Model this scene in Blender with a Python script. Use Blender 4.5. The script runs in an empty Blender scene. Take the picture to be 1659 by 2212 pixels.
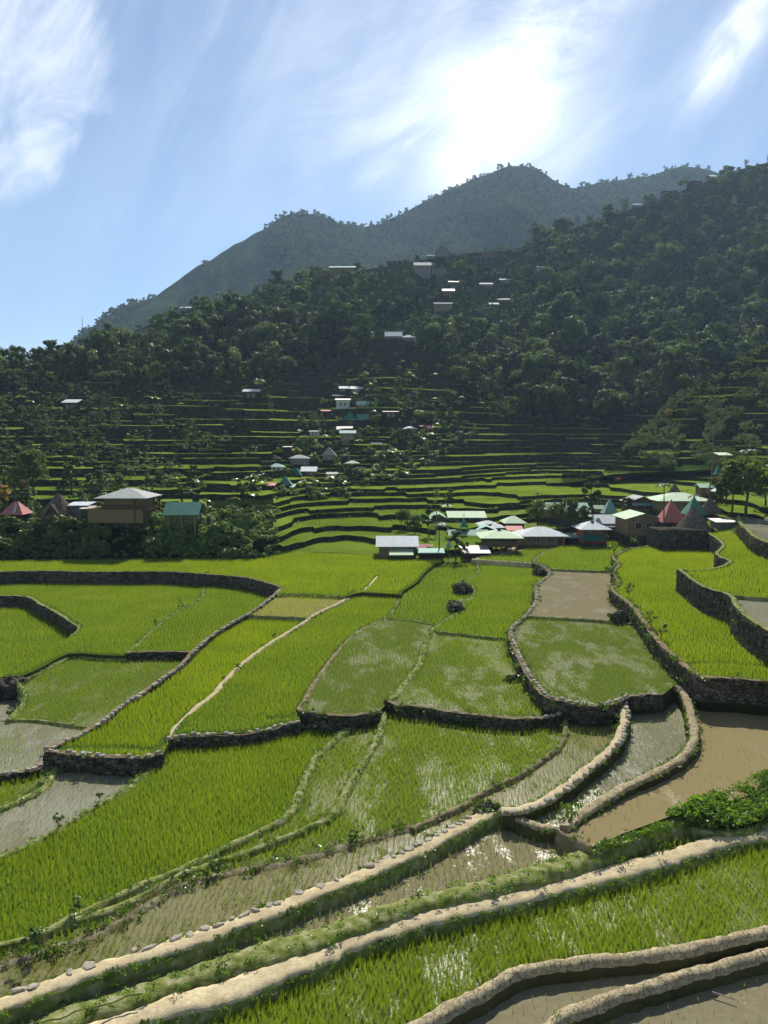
import bpy, bmesh, math, random
import numpy as np
from mathutils import Vector, noise, geometry
R = math.radians
rng = np.random.default_rng(7)
random.seed(7)
sc = bpy.context.scene
COL = sc.collection

# ------------------------------------------------------------ camera, sun, sky
PITCH = R(4.85)
FPX = 1720.0                        # focal length, for a picture 1659 x 2212
cam_d = bpy.data.cameras.new("camera")
cam = bpy.data.objects.new("camera", cam_d)
COL.objects.link(cam)
cam.location = (0, 0, 0)
cam.rotation_euler = (R(90) - PITCH, 0, 0)
cam_d.sensor_fit = 'VERTICAL'
cam_d.sensor_height = 36
cam_d.sensor_width = 27
cam_d.lens = 36 * FPX / 2212
cam_d.clip_start = 0.5
cam_d.clip_end = 20000
sc.camera = cam

SUN_EL, SUN_AZ = R(41), R(8)        # azimuth from +Y towards +X
sun_d = bpy.data.lights.new("sun", 'SUN')
sun_d.energy = 5.0
sun_d.angle = R(0.6)
sun_d.color = (1.0, 0.95, 0.86)
sun = bpy.data.objects.new("sun", sun_d)
COL.objects.link(sun)
sv = Vector((math.cos(SUN_EL) * math.sin(SUN_AZ), math.cos(SUN_EL) * math.cos(SUN_AZ), math.sin(SUN_EL)))
sun.rotation_euler = sv.to_track_quat('Z', 'Y').to_euler()
sun.location = (0, -20, 60)

world = bpy.data.worlds.new("World")
sc.world = world
world.use_nodes = True
wn, wl = world.node_tree.nodes, world.node_tree.links
wn.clear()


def N(nodes, typ, **kw):
    n = nodes.new(typ)
    for k, v in kw.items():
        if k.startswith('i_'):
            n.inputs[k[2:]].default_value = v
        elif k.startswith('n_'):
            n.inputs[int(k[2:])].default_value = v
        else:
            setattr(n, k, v)
    return n


def wmath(op, a, b=None, clamp=False):
    n = wn.new('ShaderNodeMath')
    n.operation = op
    n.use_clamp = clamp
    for i, v in enumerate((a, b)):
        if v is None:
            continue
        if isinstance(v, (int, float)):
            n.inputs[i].default_value = v
        else:
            wl.new(v, n.inputs[i])
    return n.outputs[0]


def wsmooth(v, lo, hi, a=0.0, b=1.0):
    n = wn.new('ShaderNodeMapRange')
    n.interpolation_type = 'SMOOTHSTEP'
    wl.new(v, n.inputs[0])
    n.inputs[1].default_value, n.inputs[2].default_value = lo, hi
    n.inputs[3].default_value, n.inputs[4].default_value = a, b
    return n.outputs[0]


sky = N(wn, 'ShaderNodeTexSky', sky_type='NISHITA', sun_disc=False, sun_elevation=SUN_EL, sun_rotation=SUN_AZ,
        altitude=1200.0, air_density=1.0, dust_density=0.1, ozone_density=2.0)
tcw = wn.new('ShaderNodeTexCoord')
sepw = wn.new('ShaderNodeSeparateXYZ')
wl.new(tcw.outputs['Generated'], sepw.inputs[0])
yy = wmath('MAXIMUM', sepw.outputs[1], 0.12)
U = wmath('DIVIDE', sepw.outputs[0], yy)     # sky measured on a plane to the north: u east, v up
V = wmath('DIVIDE', sepw.outputs[2], yy)


def blob(px, py, sa, sb, ang, amp):
    """elliptic cloud envelope centred on a direction of the sky"""
    a = R(ang)
    cu, cv = (px - 829.5) / 1720, (960 - py) / 1720
    du, dv = wmath('SUBTRACT', U, cu), wmath('SUBTRACT', V, cv)
    p = wmath('ADD', wmath('MULTIPLY', du, math.cos(a) / sa), wmath('MULTIPLY', dv, math.sin(a) / sa))
    q = wmath('ADD', wmath('MULTIPLY', du, -math.sin(a) / sb), wmath('MULTIPLY', dv, math.cos(a) / sb))
    r2 = wmath('ADD', wmath('MULTIPLY', p, p), wmath('MULTIPLY', q, q))
    return wmath('MULTIPLY', wmath('POWER', 2.71828, wmath('MULTIPLY', r2, -1.0)), amp)


def streak(ang, su, sv_, scale, det=6, rough=0.6, dist=0.6, off=0.0):
    a = R(ang)
    p = wmath('ADD', wmath('MULTIPLY', U, math.cos(a) * su), wmath('MULTIPLY', V, math.sin(a) * su))
    q = wmath('ADD', wmath('MULTIPLY', U, -math.sin(a) * sv_), wmath('MULTIPLY', V, math.cos(a) * sv_))
    c = wn.new('ShaderNodeCombineXYZ')
    wl.new(p, c.inputs[0]); wl.new(q, c.inputs[1]); c.inputs[2].default_value = off
    n = N(wn, 'ShaderNodeTexNoise', i_Scale=scale, i_Detail=det, i_Roughness=rough, i_Distortion=dist)
    wl.new(c.outputs[0], n.inputs['Vector'])
    return n.outputs[0]


n1 = wsmooth(streak(55, 2.0, 4.2, 3.0, det=9, rough=.62, dist=1.3, off=1.0), 0.30, 0.72)
n2 = wsmooth(streak(22, 2.2, 5.5, 2.4, det=9, rough=.66, dist=.9, off=5.0), 0.34, 0.70)
n3 = wsmooth(streak(62, 1.0, 6.0, 2.0, off=9.0), 0.35, 0.70)
edge = wmath('ADD', wmath('MINIMUM', wmath('SUBTRACT', V, .405), 0.0), -.322)
edge = wmath('ADD', edge, wmath('MULTIPLY', wmath('SUBTRACT', streak(70, 1.5, 3.0, 5.0, off=2.0), .5), .12))
dlt = wmath('SUBTRACT', edge, U)
env_left = wmath('MULTIPLY', wsmooth(dlt, -.005, .05), wsmooth(dlt, .55, .02, .22, .62))
env_left = wmath('MULTIPLY', env_left, wsmooth(V, .18, .34))
env_right = wmath('ADD', blob(1590, 60, .115, .030, 55, .85), blob(1530, 175, .06, .026, 50, .65))
env_mid = wmath('ADD', wmath('ADD', blob(1000, 335, .18, .08, 8, .52), blob(940, 60, .22, .15, 30, .30)),
                wmath('ADD', blob(1150, 90, .20, .035, 66, .55), blob(1260, 80, .16, .03, 50, .45)))
m_left = wmath('MULTIPLY', env_left, wmath('ADD', wmath('MULTIPLY', n1, .8), .25))
m_right = wmath('MULTIPLY', env_right, wmath('ADD', wmath('MULTIPLY', n1, .7), .35))
m_mid = wmath('MULTIPLY', env_mid, wmath('ADD', wmath('MULTIPLY', n2, .75), .35))
m_all = wmath('MULTIPLY', wmath('ADD', blob(829, 100, .75, .3, 0, .24), .03), wmath('ADD', wmath('MULTIPLY', n3, .6), .2))
mask = wmath('ADD', wmath('ADD', m_left, m_right), wmath('ADD', m_mid, m_all), clamp=True)
glow = wmath('ADD', blob(1062, 235, .035, .05, 70, .42), wmath('ADD', blob(1030, 290, .12, .085, 0, .12), blob(940, 365, .08, .04, 30, .06)))
glow = wmath('MULTIPLY', glow, wmath('ADD', wmath('MULTIPLY', n2, .5), .75))
bg1 = N(wn, 'ShaderNodeBackground', i_Strength=0.105)
hsv = N(wn, 'ShaderNodeHueSaturation', i_Saturation=1.02, i_Value=.57)
wl.new(sky.outputs[0], hsv.inputs['Color'])
wl.new(hsv.outputs[0], bg1.inputs[0])
bg2 = N(wn, 'ShaderNodeBackground', i_Color=(0.86, 0.90, 1.0, 1), i_Strength=0.74)
bg3 = N(wn, 'ShaderNodeBackground', i_Color=(1, 0.99, 0.97, 1), i_Strength=0.0)
wl.new(glow, bg3.inputs[1])
mixw = wn.new('ShaderNodeMixShader')
wl.new(mask, mixw.inputs[0]); wl.new(bg1.outputs[0], mixw.inputs[1]); wl.new(bg2.outputs[0], mixw.inputs[2])
addw = wn.new('ShaderNodeAddShader')
wl.new(mixw.outputs[0], addw.inputs[0]); wl.new(bg3.outputs[0], addw.inputs[1])
wout = wn.new('ShaderNodeOutputWorld')
wl.new(addw.outputs[0], wout.inputs[0])

sc.view_settings.view_transform = 'Standard'
sc.view_settings.look = 'None'
sc.view_settings.exposure = 0.78
sc.view_settings.gamma = 1.0
sc.render.engine = 'CYCLES'
sc.cycles.use_denoising = True
sc.cycles.max_bounces = 6
sc.cycles.transparent_max_bounces = 6
sc.cycles.volume_bounces = 0
sc.cycles.sample_clamp_indirect = 4
sc.cycles.use_adaptive_sampling = True

# ------------------------------------------------------------ pixel rays and traced lines
CA, SA = math.cos(PITCH), math.sin(PITCH)


def ray(px, py):
    cx, cy = (px - 829.5) / FPX, (1106 - py) / FPX
    return Vector((cx, cy * SA + CA, cy * CA - SA))


def at_z(px, py, z):
    d = ray(px, py)
    return d * (z / d.z)


def at_y(px, py, Y):
    d = ray(px, py)
    return d * (Y / d.y)


K = 1659 / 3024
CROP = {'A': (0, 2100, .7233), 'B': (1100, 2150, .6028), 'C': (1900, 2050, .6775),
        'D': (0, 2900, .7233), 'E': (1000, 2700, .7233), 'F': (1900, 2700, .6775), 'P': (0, 0, 1 / K), 'G': (1640, 1950, .3014), 'H': (2080, 1900, .3014), 'I': (2524, 1780, .3014),
        'J': (1150, 1500, .3617), 'K': (950, 1700, .3617), 'M': (0, 1880, .4219), 'O': (1440, 1850, .3617), 'U': (1200, 900, .6028), 'X': (2000, 550, .6172), 'W': (0, 1100, .6631)}


def px(txt):
    """'A 1,2 3,4 B 5,6' -> points on the 1659 x 2212 picture"""
    out, c = [], CROP['P']
    for w in txt.split():
        if w in CROP:
            c = CROP[w]
        else:
            x, y = w.split(',')
            out.append(((c[0] + float(x) * c[2]) * K, (c[1] + float(y) * c[2]) * K))
    return out


# ------------------------------------------------------------ mesh and tag helpers
def tag(o, label=None, cat=None, group=None, kind=None):
    if label: o['label'] = label
    if cat: o['category'] = cat
    if group: o['group'] = group
    if kind: o['kind'] = kind
    return o


def mk(name, verts, faces, mats, parent=None, smooth=False, idx=None):
    me = bpy.data.meshes.new(name)
    if isinstance(verts, np.ndarray):
        verts = verts.tolist()
    me.from_pydata(verts, [], faces if isinstance(faces, list) else faces.tolist())
    for m in (mats if isinstance(mats, (list, tuple)) else [mats]):
        me.materials.append(m)
    if idx is not None:
        me.polygons.foreach_set('material_index', np.asarray(idx, dtype=np.int32))
    if smooth:
        me.polygons.foreach_set('use_smooth', [True] * len(me.polygons))
    me.update()
    o = bpy.data.objects.new(name, me)
    COL.objects.link(o)
    if parent:
        o.parent = parent
    return o


def empty(name, loc, rz=0.0, **kw):
    o = bpy.data.objects.new(name, None)
    o.empty_display_size = 0.3
    COL.objects.link(o)
    o.location = loc
    o.rotation_euler = (0, 0, rz)
    tag(o, **kw)
    return o


class MB:
    """collects simple shapes that become ONE mesh"""
    def __init__(s): s.v, s.f = [], []
    def add(s, vs, fs):
        n = len(s.v); s.v += [tuple(v) for v in vs]; s.f += [tuple(n + i for i in f) for f in fs]
    def box(s, x0, x1, y0, y1, z0, z1):
        s.add([(x0, y0, z0), (x1, y0, z0), (x1, y1, z0), (x0, y1, z0), (x0, y0, z1), (x1, y0, z1), (x1, y1, z1), (x0, y1, z1)],
              [(3, 2, 1, 0), (4, 5, 6, 7), (0, 1, 5, 4), (1, 2, 6, 5), (2, 3, 7, 6), (3, 0, 4, 7)])
    def tube(s, p, q, r0, r1=None, n=7):
        p, q = Vector(p), Vector(q); r1 = r0 if r1 is None else r1
        d = (q - p).normalized(); a = d.orthogonal().normalized(); b = d.cross(a)
        vs = []
        for c, r in ((p, r0), (q, r1)):
            vs += [c + (a * math.cos(2 * math.pi * i / n) + b * math.sin(2 * math.pi * i / n)) * r for i in range(n)]
        s.add(vs, [(i, (i + 1) % n, n + (i + 1) % n, n + i) for i in range(n)] + [tuple(range(n))[::-1], tuple(range(n, 2 * n))])
    def slab(s, pts, t=.07):
        """a thin plate, pts counter-clockwise seen from its top side"""
        pts = [Vector(p) for p in pts]; n = len(pts)
        nr = (pts[1] - pts[0]).cross(pts[2] - pts[0]).normalized() * t
        s.add(pts + [p - nr for p in pts], [tuple(range(n)), tuple(range(2 * n - 1, n - 1, -1))] + [(i, n + i, n + (i + 1) % n, (i + 1) % n) for i in range(n)])
    def build(s, name, mat, parent=None, smooth=False):
        return mk(name, s.v, s.f, mat, parent, smooth)


# ------------------------------------------------------------ materials
def newmat(name):
    m = bpy.data.materials.new(name)
    m.use_nodes = True
    m.node_tree.nodes.clear()
    return m, m.node_tree.nodes, m.node_tree.links


def ramp(ns, ls, src, stops):
    r = ns.new('ShaderNodeValToRGB')
    e = r.color_ramp.elements
    while len(e) < len(stops): e.new(0.5)
    for k, (p, c) in enumerate(stops):
        e[k].position = p
        e[k].color = (*c, 1)
    ls.new(src, r.inputs[0])
    return r.outputs[0]


def texnoise(ns, ls, scale, detail=4, rough=.6, vec=None, dist=0.0):
    n = N(ns, 'ShaderNodeTexNoise', i_Scale=scale, i_Detail=detail, i_Roughness=rough, i_Distortion=dist)
    if vec is not None: ls.new(vec, n.inputs['Vector'])
    return n.outputs[0]


def mixc(ns, ls, fac, a, b, mode='MIX'):
    m = N(ns, 'ShaderNodeMix', data_type='RGBA', blend_type=mode)
    for sock, v in ((m.inputs[0], fac), (m.inputs[6], a), (m.inputs[7], b)):
        if isinstance(v, (int, float)): sock.default_value = v
        elif isinstance(v, tuple): sock.default_value = (*v, 1)
        else: ls.new(v, sock)
    return m.outputs[2]


def surf(name, stops, scale=1.0, rough=.85, bump=0.3, bscale=None, bdist=.05, vor=None, spec=.3, stops2=None, scale2=.08, coords='pos', metal=0.0, crack=None):
    """rough natural surface: noise colour (+ large-scale colour), noise / voronoi bump"""
    m, ns, ls = newmat(name)
    if coords == 'pos':
        pos = ns.new('ShaderNodeNewGeometry').outputs['Position']
    else:
        pos = ns.new('ShaderNodeTexCoord').outputs['Object']
    c = ramp(ns, ls, texnoise(ns, ls, scale, 6, .65, pos), stops)
    if stops2:
        c2 = ramp(ns, ls, texnoise(ns, ls, scale2, 4, .6, pos), stops2)
        c = mixc(ns, ls, .55, c, c2)
    h = texnoise(ns, ls, bscale or scale * 3, 6, .7, pos)
    if vor:
        v = N(ns, 'ShaderNodeTexVoronoi', i_Scale=vor[0], feature='DISTANCE_TO_EDGE')
        mp = N(ns, 'ShaderNodeMapping'); mp.inputs['Scale'].default_value = (1, 1, vor[1])
        ls.new(pos, mp.inputs[0]); ls.new(mp.outputs[0], v.inputs['Vector'])
        vs = N(ns, 'ShaderNodeMapRange'); vs.inputs[1].default_value = 0; vs.inputs[2].default_value = vor[2]
        ls.new(v.outputs['Distance'], vs.inputs[0])
        c = mixc(ns, ls, vs.outputs[0], vor[3], c)
        vc = N(ns, 'ShaderNodeTexVoronoi', i_Scale=vor[0])
        ls.new(mp.outputs[0], vc.inputs['Vector'])
        tint = ns.new('ShaderNodeSeparateColor'); ls.new(vc.outputs['Color'], tint.inputs[0])
        tr = N(ns, 'ShaderNodeMapRange'); tr.inputs[3].default_value, tr.inputs[4].default_value = vor[4:6] if len(vor) > 4 else (.65, 1.3)
        ls.new(tint.outputs[0], tr.inputs[0])
        cc = ns.new('ShaderNodeCombineColor')
        for i in range(3): ls.new(tr.outputs[0], cc.inputs[i])
        c = mixc(ns, ls, 1.0, c, cc.outputs[0], 'MULTIPLY')
        ad = N(ns, 'ShaderNodeMath', operation='ADD'); mu = N(ns, 'ShaderNodeMath', operation='MULTIPLY'); mu.inputs[1].default_value = 1.2
        ls.new(vs.outputs[0], mu.inputs[0]); ls.new(mu.outputs[0], ad.inputs[0]); ls.new(h, ad.inputs[1])
        h = ad.outputs[0]
    b = N(ns, 'ShaderNodeBump', i_Strength=bump, i_Distance=bdist)
    ls.new(h, b.inputs['Height'])
    if spec < .21:          # dull earth, stone, plaster: no sheen
        p = N(ns, 'ShaderNodeBsdfDiffuse', i_Roughness=.4)
        ls.new(c, p.inputs['Color'])
    else:
        p = N(ns, 'ShaderNodeBsdfPrincipled', i_Roughness=rough, i_Metallic=metal)
        p.inputs['Specular IOR Level'].default_value = spec
        ls.new(c, p.inputs['Base Color'])
    ls.new(b.outputs[0], p.inputs['Normal'])
    o = ns.new('ShaderNodeOutputMaterial'); ls.new(p.outputs[0], o.inputs[0])
    return m


def leafmat(name, dark, light, trans=.5, scale=.15, gloss=.12, warm=None, grough=.35):
    """thin leaves: diffuse + light passing through + a little shine; colour drifts from place to place"""
    m, ns, ls = newmat(name)
    pos = ns.new('ShaderNodeNewGeometry').outputs['Position']
    oi = ns.new('ShaderNodeObjectInfo')
    rp = ns.new('ShaderNodeNewGeometry').outputs['Random Per Island']
    f = texnoise(ns, ls, scale, 3, .6, pos)
    a = N(ns, 'ShaderNodeMath', operation='MULTIPLY_ADD'); a.inputs[1].default_value = .5; ls.new(rp, a.inputs[0]); ls.new(f, a.inputs[2])
    a2 = N(ns, 'ShaderNodeMath', operation='MULTIPLY_ADD'); a2.inputs[1].default_value = .5; ls.new(oi.outputs['Random'], a2.inputs[0]); ls.new(a.outputs[0], a2.inputs[2])
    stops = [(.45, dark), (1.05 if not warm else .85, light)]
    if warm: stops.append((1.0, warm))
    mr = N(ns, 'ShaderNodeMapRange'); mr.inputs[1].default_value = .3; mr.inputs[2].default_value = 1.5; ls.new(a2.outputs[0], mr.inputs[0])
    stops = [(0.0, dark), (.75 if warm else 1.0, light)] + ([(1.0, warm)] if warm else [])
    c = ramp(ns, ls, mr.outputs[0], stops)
    d = ns.new('ShaderNodeBsdfDiffuse'); ls.new(c, d.inputs[0])
    t = ns.new('ShaderNodeBsdfTranslucent')
    tc = mixc(ns, ls, 1.0, c, (1.08, 1.1, .45), 'MULTIPLY'); ls.new(tc, t.inputs[0])
    mx = N(ns, 'ShaderNodeMixShader', n_0=trans); ls.new(d.outputs[0], mx.inputs[1]); ls.new(t.outputs[0], mx.inputs[2])
    g = N(ns, 'ShaderNodeBsdfGlossy', i_Roughness=grough); g.inputs[0].default_value = (.9, .95, 1, 1)
    mg = N(ns, 'ShaderNodeMixShader', n_0=gloss); ls.new(mx.outputs[0], mg.inputs[1]); ls.new(g.outputs[0], mg.inputs[2])
    o = ns.new('ShaderNodeOutputMaterial'); ls.new(mg.outputs[0], o.inputs[0])
    return m


def watermat(name, mud, mud2, rough=.12, bumpy=.25, wet=.55, scale=.35, algae=None, spec=.3):
    """shallow paddy water over mud: patches of open reflecting water and of silt or weed standing at the surface"""
    m, ns, ls = newmat(name)
    pos = ns.new('ShaderNodeNewGeometry').outputs['Position']
    mp = N(ns, 'ShaderNodeMapping'); mp.inputs['Scale'].default_value = (1, .45, 1); ls.new(pos, mp.inputs[0])
    big = texnoise(ns, ls, scale * 1.3, 8, .72, mp.outputs[0], .25)
    fine = texnoise(ns, ls, 6, 6, .75, pos)
    ad = N(ns, 'ShaderNodeMath', operation='MULTIPLY_ADD'); ad.inputs[1].default_value = .45; ls.new(fine, ad.inputs[0]); ls.new(big, ad.inputs[2])
    st = N(ns, 'ShaderNodeMapRange', interpolation_type='SMOOTHSTEP'); st.inputs[1].default_value = wet + .10; st.inputs[2].default_value = wet + .19
    ls.new(ad.outputs[0], st.inputs[0])
    c = ramp(ns, ls, texnoise(ns, ls, 2.5, 6, .7, pos), [(.3, mud), (.7, mud2)])
    if algae: c = mixc(ns, ls, st.outputs[0], algae, c)
    b = N(ns, 'ShaderNodeBump', i_Strength=bumpy, i_Distance=.02); ls.new(texnoise(ns, ls, 4.5, 5, .75, pos), b.inputs['Height'])
    b2 = N(ns, 'ShaderNodeBump', i_Strength=.7, i_Distance=.03); ls.new(fine, b2.inputs['Height'])
    wet_s = N(ns, 'ShaderNodeBsdfPrincipled', i_Roughness=rough); wet_s.inputs['IOR'].default_value = 1.33; wet_s.inputs['Specular IOR Level'].default_value = spec
    ls.new(c, wet_s.inputs['Base Color']); ls.new(b.outputs[0], wet_s.inputs['Normal'])
    dry = N(ns, 'ShaderNodeBsdfDiffuse', i_Roughness=.3); ls.new(c, dry.inputs['Color']); ls.new(b2.outputs[0], dry.inputs['Normal'])
    mx = ns.new('ShaderNodeMixShader'); ls.new(st.outputs[0], mx.inputs[0]); ls.new(dry.outputs[0], mx.inputs[1]); ls.new(wet_s.outputs[0], mx.inputs[2])
    o = ns.new('ShaderNodeOutputMaterial'); ls.new(mx.outputs[0], o.inputs[0])
    return m


def roofmat(name, col, col2=None, rough=.38, metal=.0, spec=.5, rust=None):
    """painted corrugated sheet; ribs run down the slope via local normal-free wave on x+y"""
    m, ns, ls = newmat(name)
    tc = ns.new('ShaderNodeTexCoord').outputs['Object']
    c = ramp(ns, ls, texnoise(ns, ls, 1.3, 5, .7, tc), [(.35, col), (.7, col2 or tuple(min(1, x * 1.15) for x in col))])
    if rust:
        st = ramp(ns, ls, texnoise(ns, ls, 2.2, 6, .75, tc), [(.5, (0, 0, 0)), (.62, (1, 1, 1))])
        c = mixc(ns, ls, st, c, rust)
    w = N(ns, 'ShaderNodeTexWave', wave_type='BANDS', bands_direction='X', i_Scale=4.0, i_Distortion=0.0); ls.new(tc, w.inputs['Vector'])
    b = N(ns, 'ShaderNodeBump', i_Strength=.35, i_Distance=.03); ls.new(w.outputs[1], b.inputs['Height'])
    p = N(ns, 'ShaderNodeBsdfPrincipled', i_Roughness=rough, i_Metallic=metal); p.inputs['Specular IOR Level'].default_value = spec
    ls.new(c, p.inputs['Base Color']); ls.new(b.outputs[0], p.inputs['Normal'])
    o = ns.new('ShaderNodeOutputMaterial'); ls.new(p.outputs[0], o.inputs[0])
    return m


def plain(name, col, rough=.6, metal=0.0, spec=.5):
    return surf(name, [(.3, tuple(x * .8 for x in col)), (.7, tuple(min(1, x * 1.15) for x in col))], 3.0, rough, .1, coords='obj', metal=metal, spec=spec)


M = dict(
    mud_dry=surf('dried_mud', [(.3, (.30, .245, .145)), (.7, (.53, .45, .285))], 2.5, .95, .7, 8, .05, vor=(4.4, 1, .045, (.13, .09, .055), .85, 1.12), spec=.1),
    path=surf('path_earth', [(.3, (.46, .37, .215)), (.7, (.68, .575, .36))], 1.6, .95, .5, 9, .04, vor=(5.0, 1, .022, (.38, .29, .18), .92, 1.06), spec=.1),
    earth=surf('bund_earth', [(.3, (.16, .125, .07)), (.7, (.33, .27, .16))], 2.0, .95, .6, 8, .06, spec=.1),
    stone=surf('stone_wall', [(.3, (.05, .046, .034)), (.7, (.20, .18, .135))], 1.5, .9, .8, 6, .12, vor=(2.6, 1.7, .09, (.012, .012, .01)), spec=.2),
    cap=surf('cap_stone', [(.3, (.30, .265, .20)), (.7, (.50, .45, .36))], 3.0, .9, .5, 12, .03, spec=.2),
    grassy=surf('grassy_bund', [(.3, (.10, .14, .03)), (.5, (.24, .27, .08)), (.66, (.44, .40, .24))], 2.2, .95, .9, 14, .08, spec=.1),
    drygrass=surf('dry_grass_bund', [(.3, (.09, .10, .035)), (.5, (.24, .21, .13)), (.7, (.42, .37, .26))], 2.6, .95, .9, 14, .08, spec=.1),
    soil=surf('soil', [(.3, (.05, .05, .02)), (.7, (.10, .095, .04))], .6, .95, .6, 5, .1, spec=.1),
    ricebed=surf('rice_bed', [(.3, (.05, .09, .012)), (.7, (.09, .14, .02))], 1.4, .8, .8, 12, .06, spec=.2),
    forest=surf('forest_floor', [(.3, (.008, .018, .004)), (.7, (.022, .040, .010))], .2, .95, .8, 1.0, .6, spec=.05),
    twall=surf('terrace_wall', [(.3, (.025, .027, .016)), (.7, (.09, .085, .055))], .8, .95, .9, 2.2, .2, vor=(1.6, 1.8, .09, (.01, .01, .008)), spec=.1),
    tread=surf('terrace_tread', [(.35, (.12, .19, .02)), (.65, (.24, .33, .04))], .10, .9, .8, 4, .2, spec=.1, stops2=[(.40, (.09, .15, .02)), (.55, (.22, .30, .04)), (.68, (.22, .18, .10))], scale2=.035),
    lip=surf('terrace_lip', [(.35, (.14, .18, .05)), (.65, (.34, .33, .17))], .35, .9, .8, 5, .2, spec=.1),
    mtn=surf('mountain_slope', [(.42, (.015, .028, .012)), (.56, (.035, .065, .018)), (.72, (.075, .115, .028))], .012, .95, 1.0, .05, 6.0, spec=.05),
    grass_slope=surf('overgrown_bank', [(.3, (.03, .05, .012)), (.7, (.08, .12, .025))], .5, .95, .8, 3, .3, spec=.05),
    mud_water=watermat('muddy_water', (.165, .145, .08), (.23, .20, .12), .2, 1.0, .66, .45),
    brown_weed=watermat('weedy_brown_water', (.20, .17, .095), (.26, .22, .13), .2, .9, .70, .3, algae=(.24, .195, .095), spec=.2),
    green_water=watermat('green_water', (.11, .12, .05), (.16, .16, .08), .2, .9, .62, .3, algae=(.085, .12, .022), spec=.14),
    still_mud=watermat('still_mud', (.175, .155, .09), (.23, .205, .125), .12, 1.0, .76, .5),
    olive_water=watermat('olive_water', (.13, .12, .055), (.18, .16, .08), .16, .6, .52, .2, algae=(.12, .12, .04)),
    grey_water=watermat('grey_water', (.17, .165, .11), (.22, .205, .15), .14, 1.0, .55, .2),
    rice=leafmat('rice_leaf', (.125, .19, .014), (.30, .385, .045), .55, .16, .03),
    rice_y=leafmat('rice_leaf_yellowish', (.17, .245, .010), (.35, .42, .03), .55, .12, .03),
    rice_pale=leafmat('rice_leaf_sparse', (.15, .21, .025), (.31, .37, .07), .5, .2, .04),
    weed=leafmat('weed_leaf', (.035, .07, .012), (.12, .20, .03), .4, .5, .025, warm=(.20, .22, .06)),
    bright_weed=leafmat('bright_weed_leaf', (.07, .15, .02), (.20, .32, .05), .5, .5, .03),
    dry_weed=leafmat('dry_weed_leaf', (.16, .12, .07), (.36, .31, .20), .3, .8, .02),
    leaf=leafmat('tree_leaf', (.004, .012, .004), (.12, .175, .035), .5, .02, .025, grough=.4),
    leaf_y=leafmat('yellow_green_leaf', (.075, .115, .018), (.27, .32, .06), .45, .05, .05),
    leaf_m=leafmat('mountain_leaf', (.014, .030, .008), (.13, .18, .04), .4, .009, .02, grough=.5),
    leaf_o=leafmat('orange_leaf', (.28, .15, .02), (.50, .30, .03), .45, .3, .06),
    leaf_r=leafmat('red_leaf', (.28, .05, .04), (.55, .14, .10), .4, .3, .06),
    bark=surf('bark', [(.3, (.05, .04, .03)), (.7, (.12, .10, .075))], 4, .95, .8, 20, .04, coords='obj', spec=.1),
    thatch=surf('thatch', [(.3, (.07, .055, .04)), (.7, (.26, .21, .16))], 3.0, .95, 1.0, 22, .08, coords='obj', spec=.05),
    wood=plain('wood', (.12, .08, .05), .8, 0, .2),
    darkwood=plain('dark_wood', (.045, .035, .028), .8, 0, .2),
    conc=plain('concrete', (.22, .20, .17), .9, 0, .2),
    glass=plain('window_glass', (.03, .035, .04), .12, 0, .6),
    frame=plain('window_frame', (.42, .40, .36), .6, 0, .3),
    tan=surf('tan_wall', [(.3, (.20, .15, .08)), (.7, (.30, .23, .125))], 1.2, .9, .3, 10, .02, coords='obj', spec=.2),
    brown=surf('brown_wall', [(.3, (.11, .075, .045)), (.7, (.19, .13, .08))], 1.2, .9, .3, 10, .02, coords='obj', spec=.2),
    grey=surf('grey_wall', [(.3, (.13, .13, .12)), (.7, (.24, .24, .22))], 1.2, .9, .3, 10, .02, coords='obj', spec=.2),
    white=surf('white_wall', [(.3, (.38, .40, .38)), (.7, (.58, .60, .57))], 1.2, .9, .2, 10, .02, coords='obj', spec=.2),
    redwall=surf('red_wall', [(.3, (.36, .07, .05)), (.7, (.50, .12, .09))], 1.2, .9, .2, 10, .02, coords='obj', spec=.2),
    orange=surf('orange_wall', [(.3, (.26, .10, .045)), (.7, (.38, .16, .07))], 1.2, .9, .2, 10, .02, coords='obj', spec=.2),
    r_silver=roofmat('silver_roof', (.25, .28, .27), (.35, .38, .37), .8, 0, spec=.12, rust=(.30, .27, .24)),
    r_white=roofmat('white_roof', (.34, .38, .39), (.47, .51, .52), .75, .0, spec=.15),
    r_mint=roofmat('mint_roof', (.21, .35, .235), (.28, .42, .295), .75, spec=.15),
    r_pale=roofmat('pale_green_roof', (.32, .43, .27), (.40, .50, .34), .75, spec=.15),
    r_teal=roofmat('teal_roof', (.055, .18, .13), (.09, .24, .18), .7, spec=.15),
    r_aqua=roofmat('aqua_roof', (.19, .34, .29), (.25, .41, .36), .7, spec=.15),
    r_green=roofmat('dark_green_roof', (.02, .11, .08), (.03, .17, .11), .75, spec=.15),
    r_red=roofmat('red_roof', (.42, .07, .06), (.52, .12, .10), .5),
    r_rose=roofmat('rose_roof', (.36, .13, .11), (.45, .18, .15), .75, spec=.15),
    r_rust=roofmat('rusty_roof', (.28, .26, .23), (.38, .35, .32), .6, .05, rust=(.28, .14, .09)),
    cross=plain('dark_metal', (.06, .06, .06), .5, .3),
)
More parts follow.
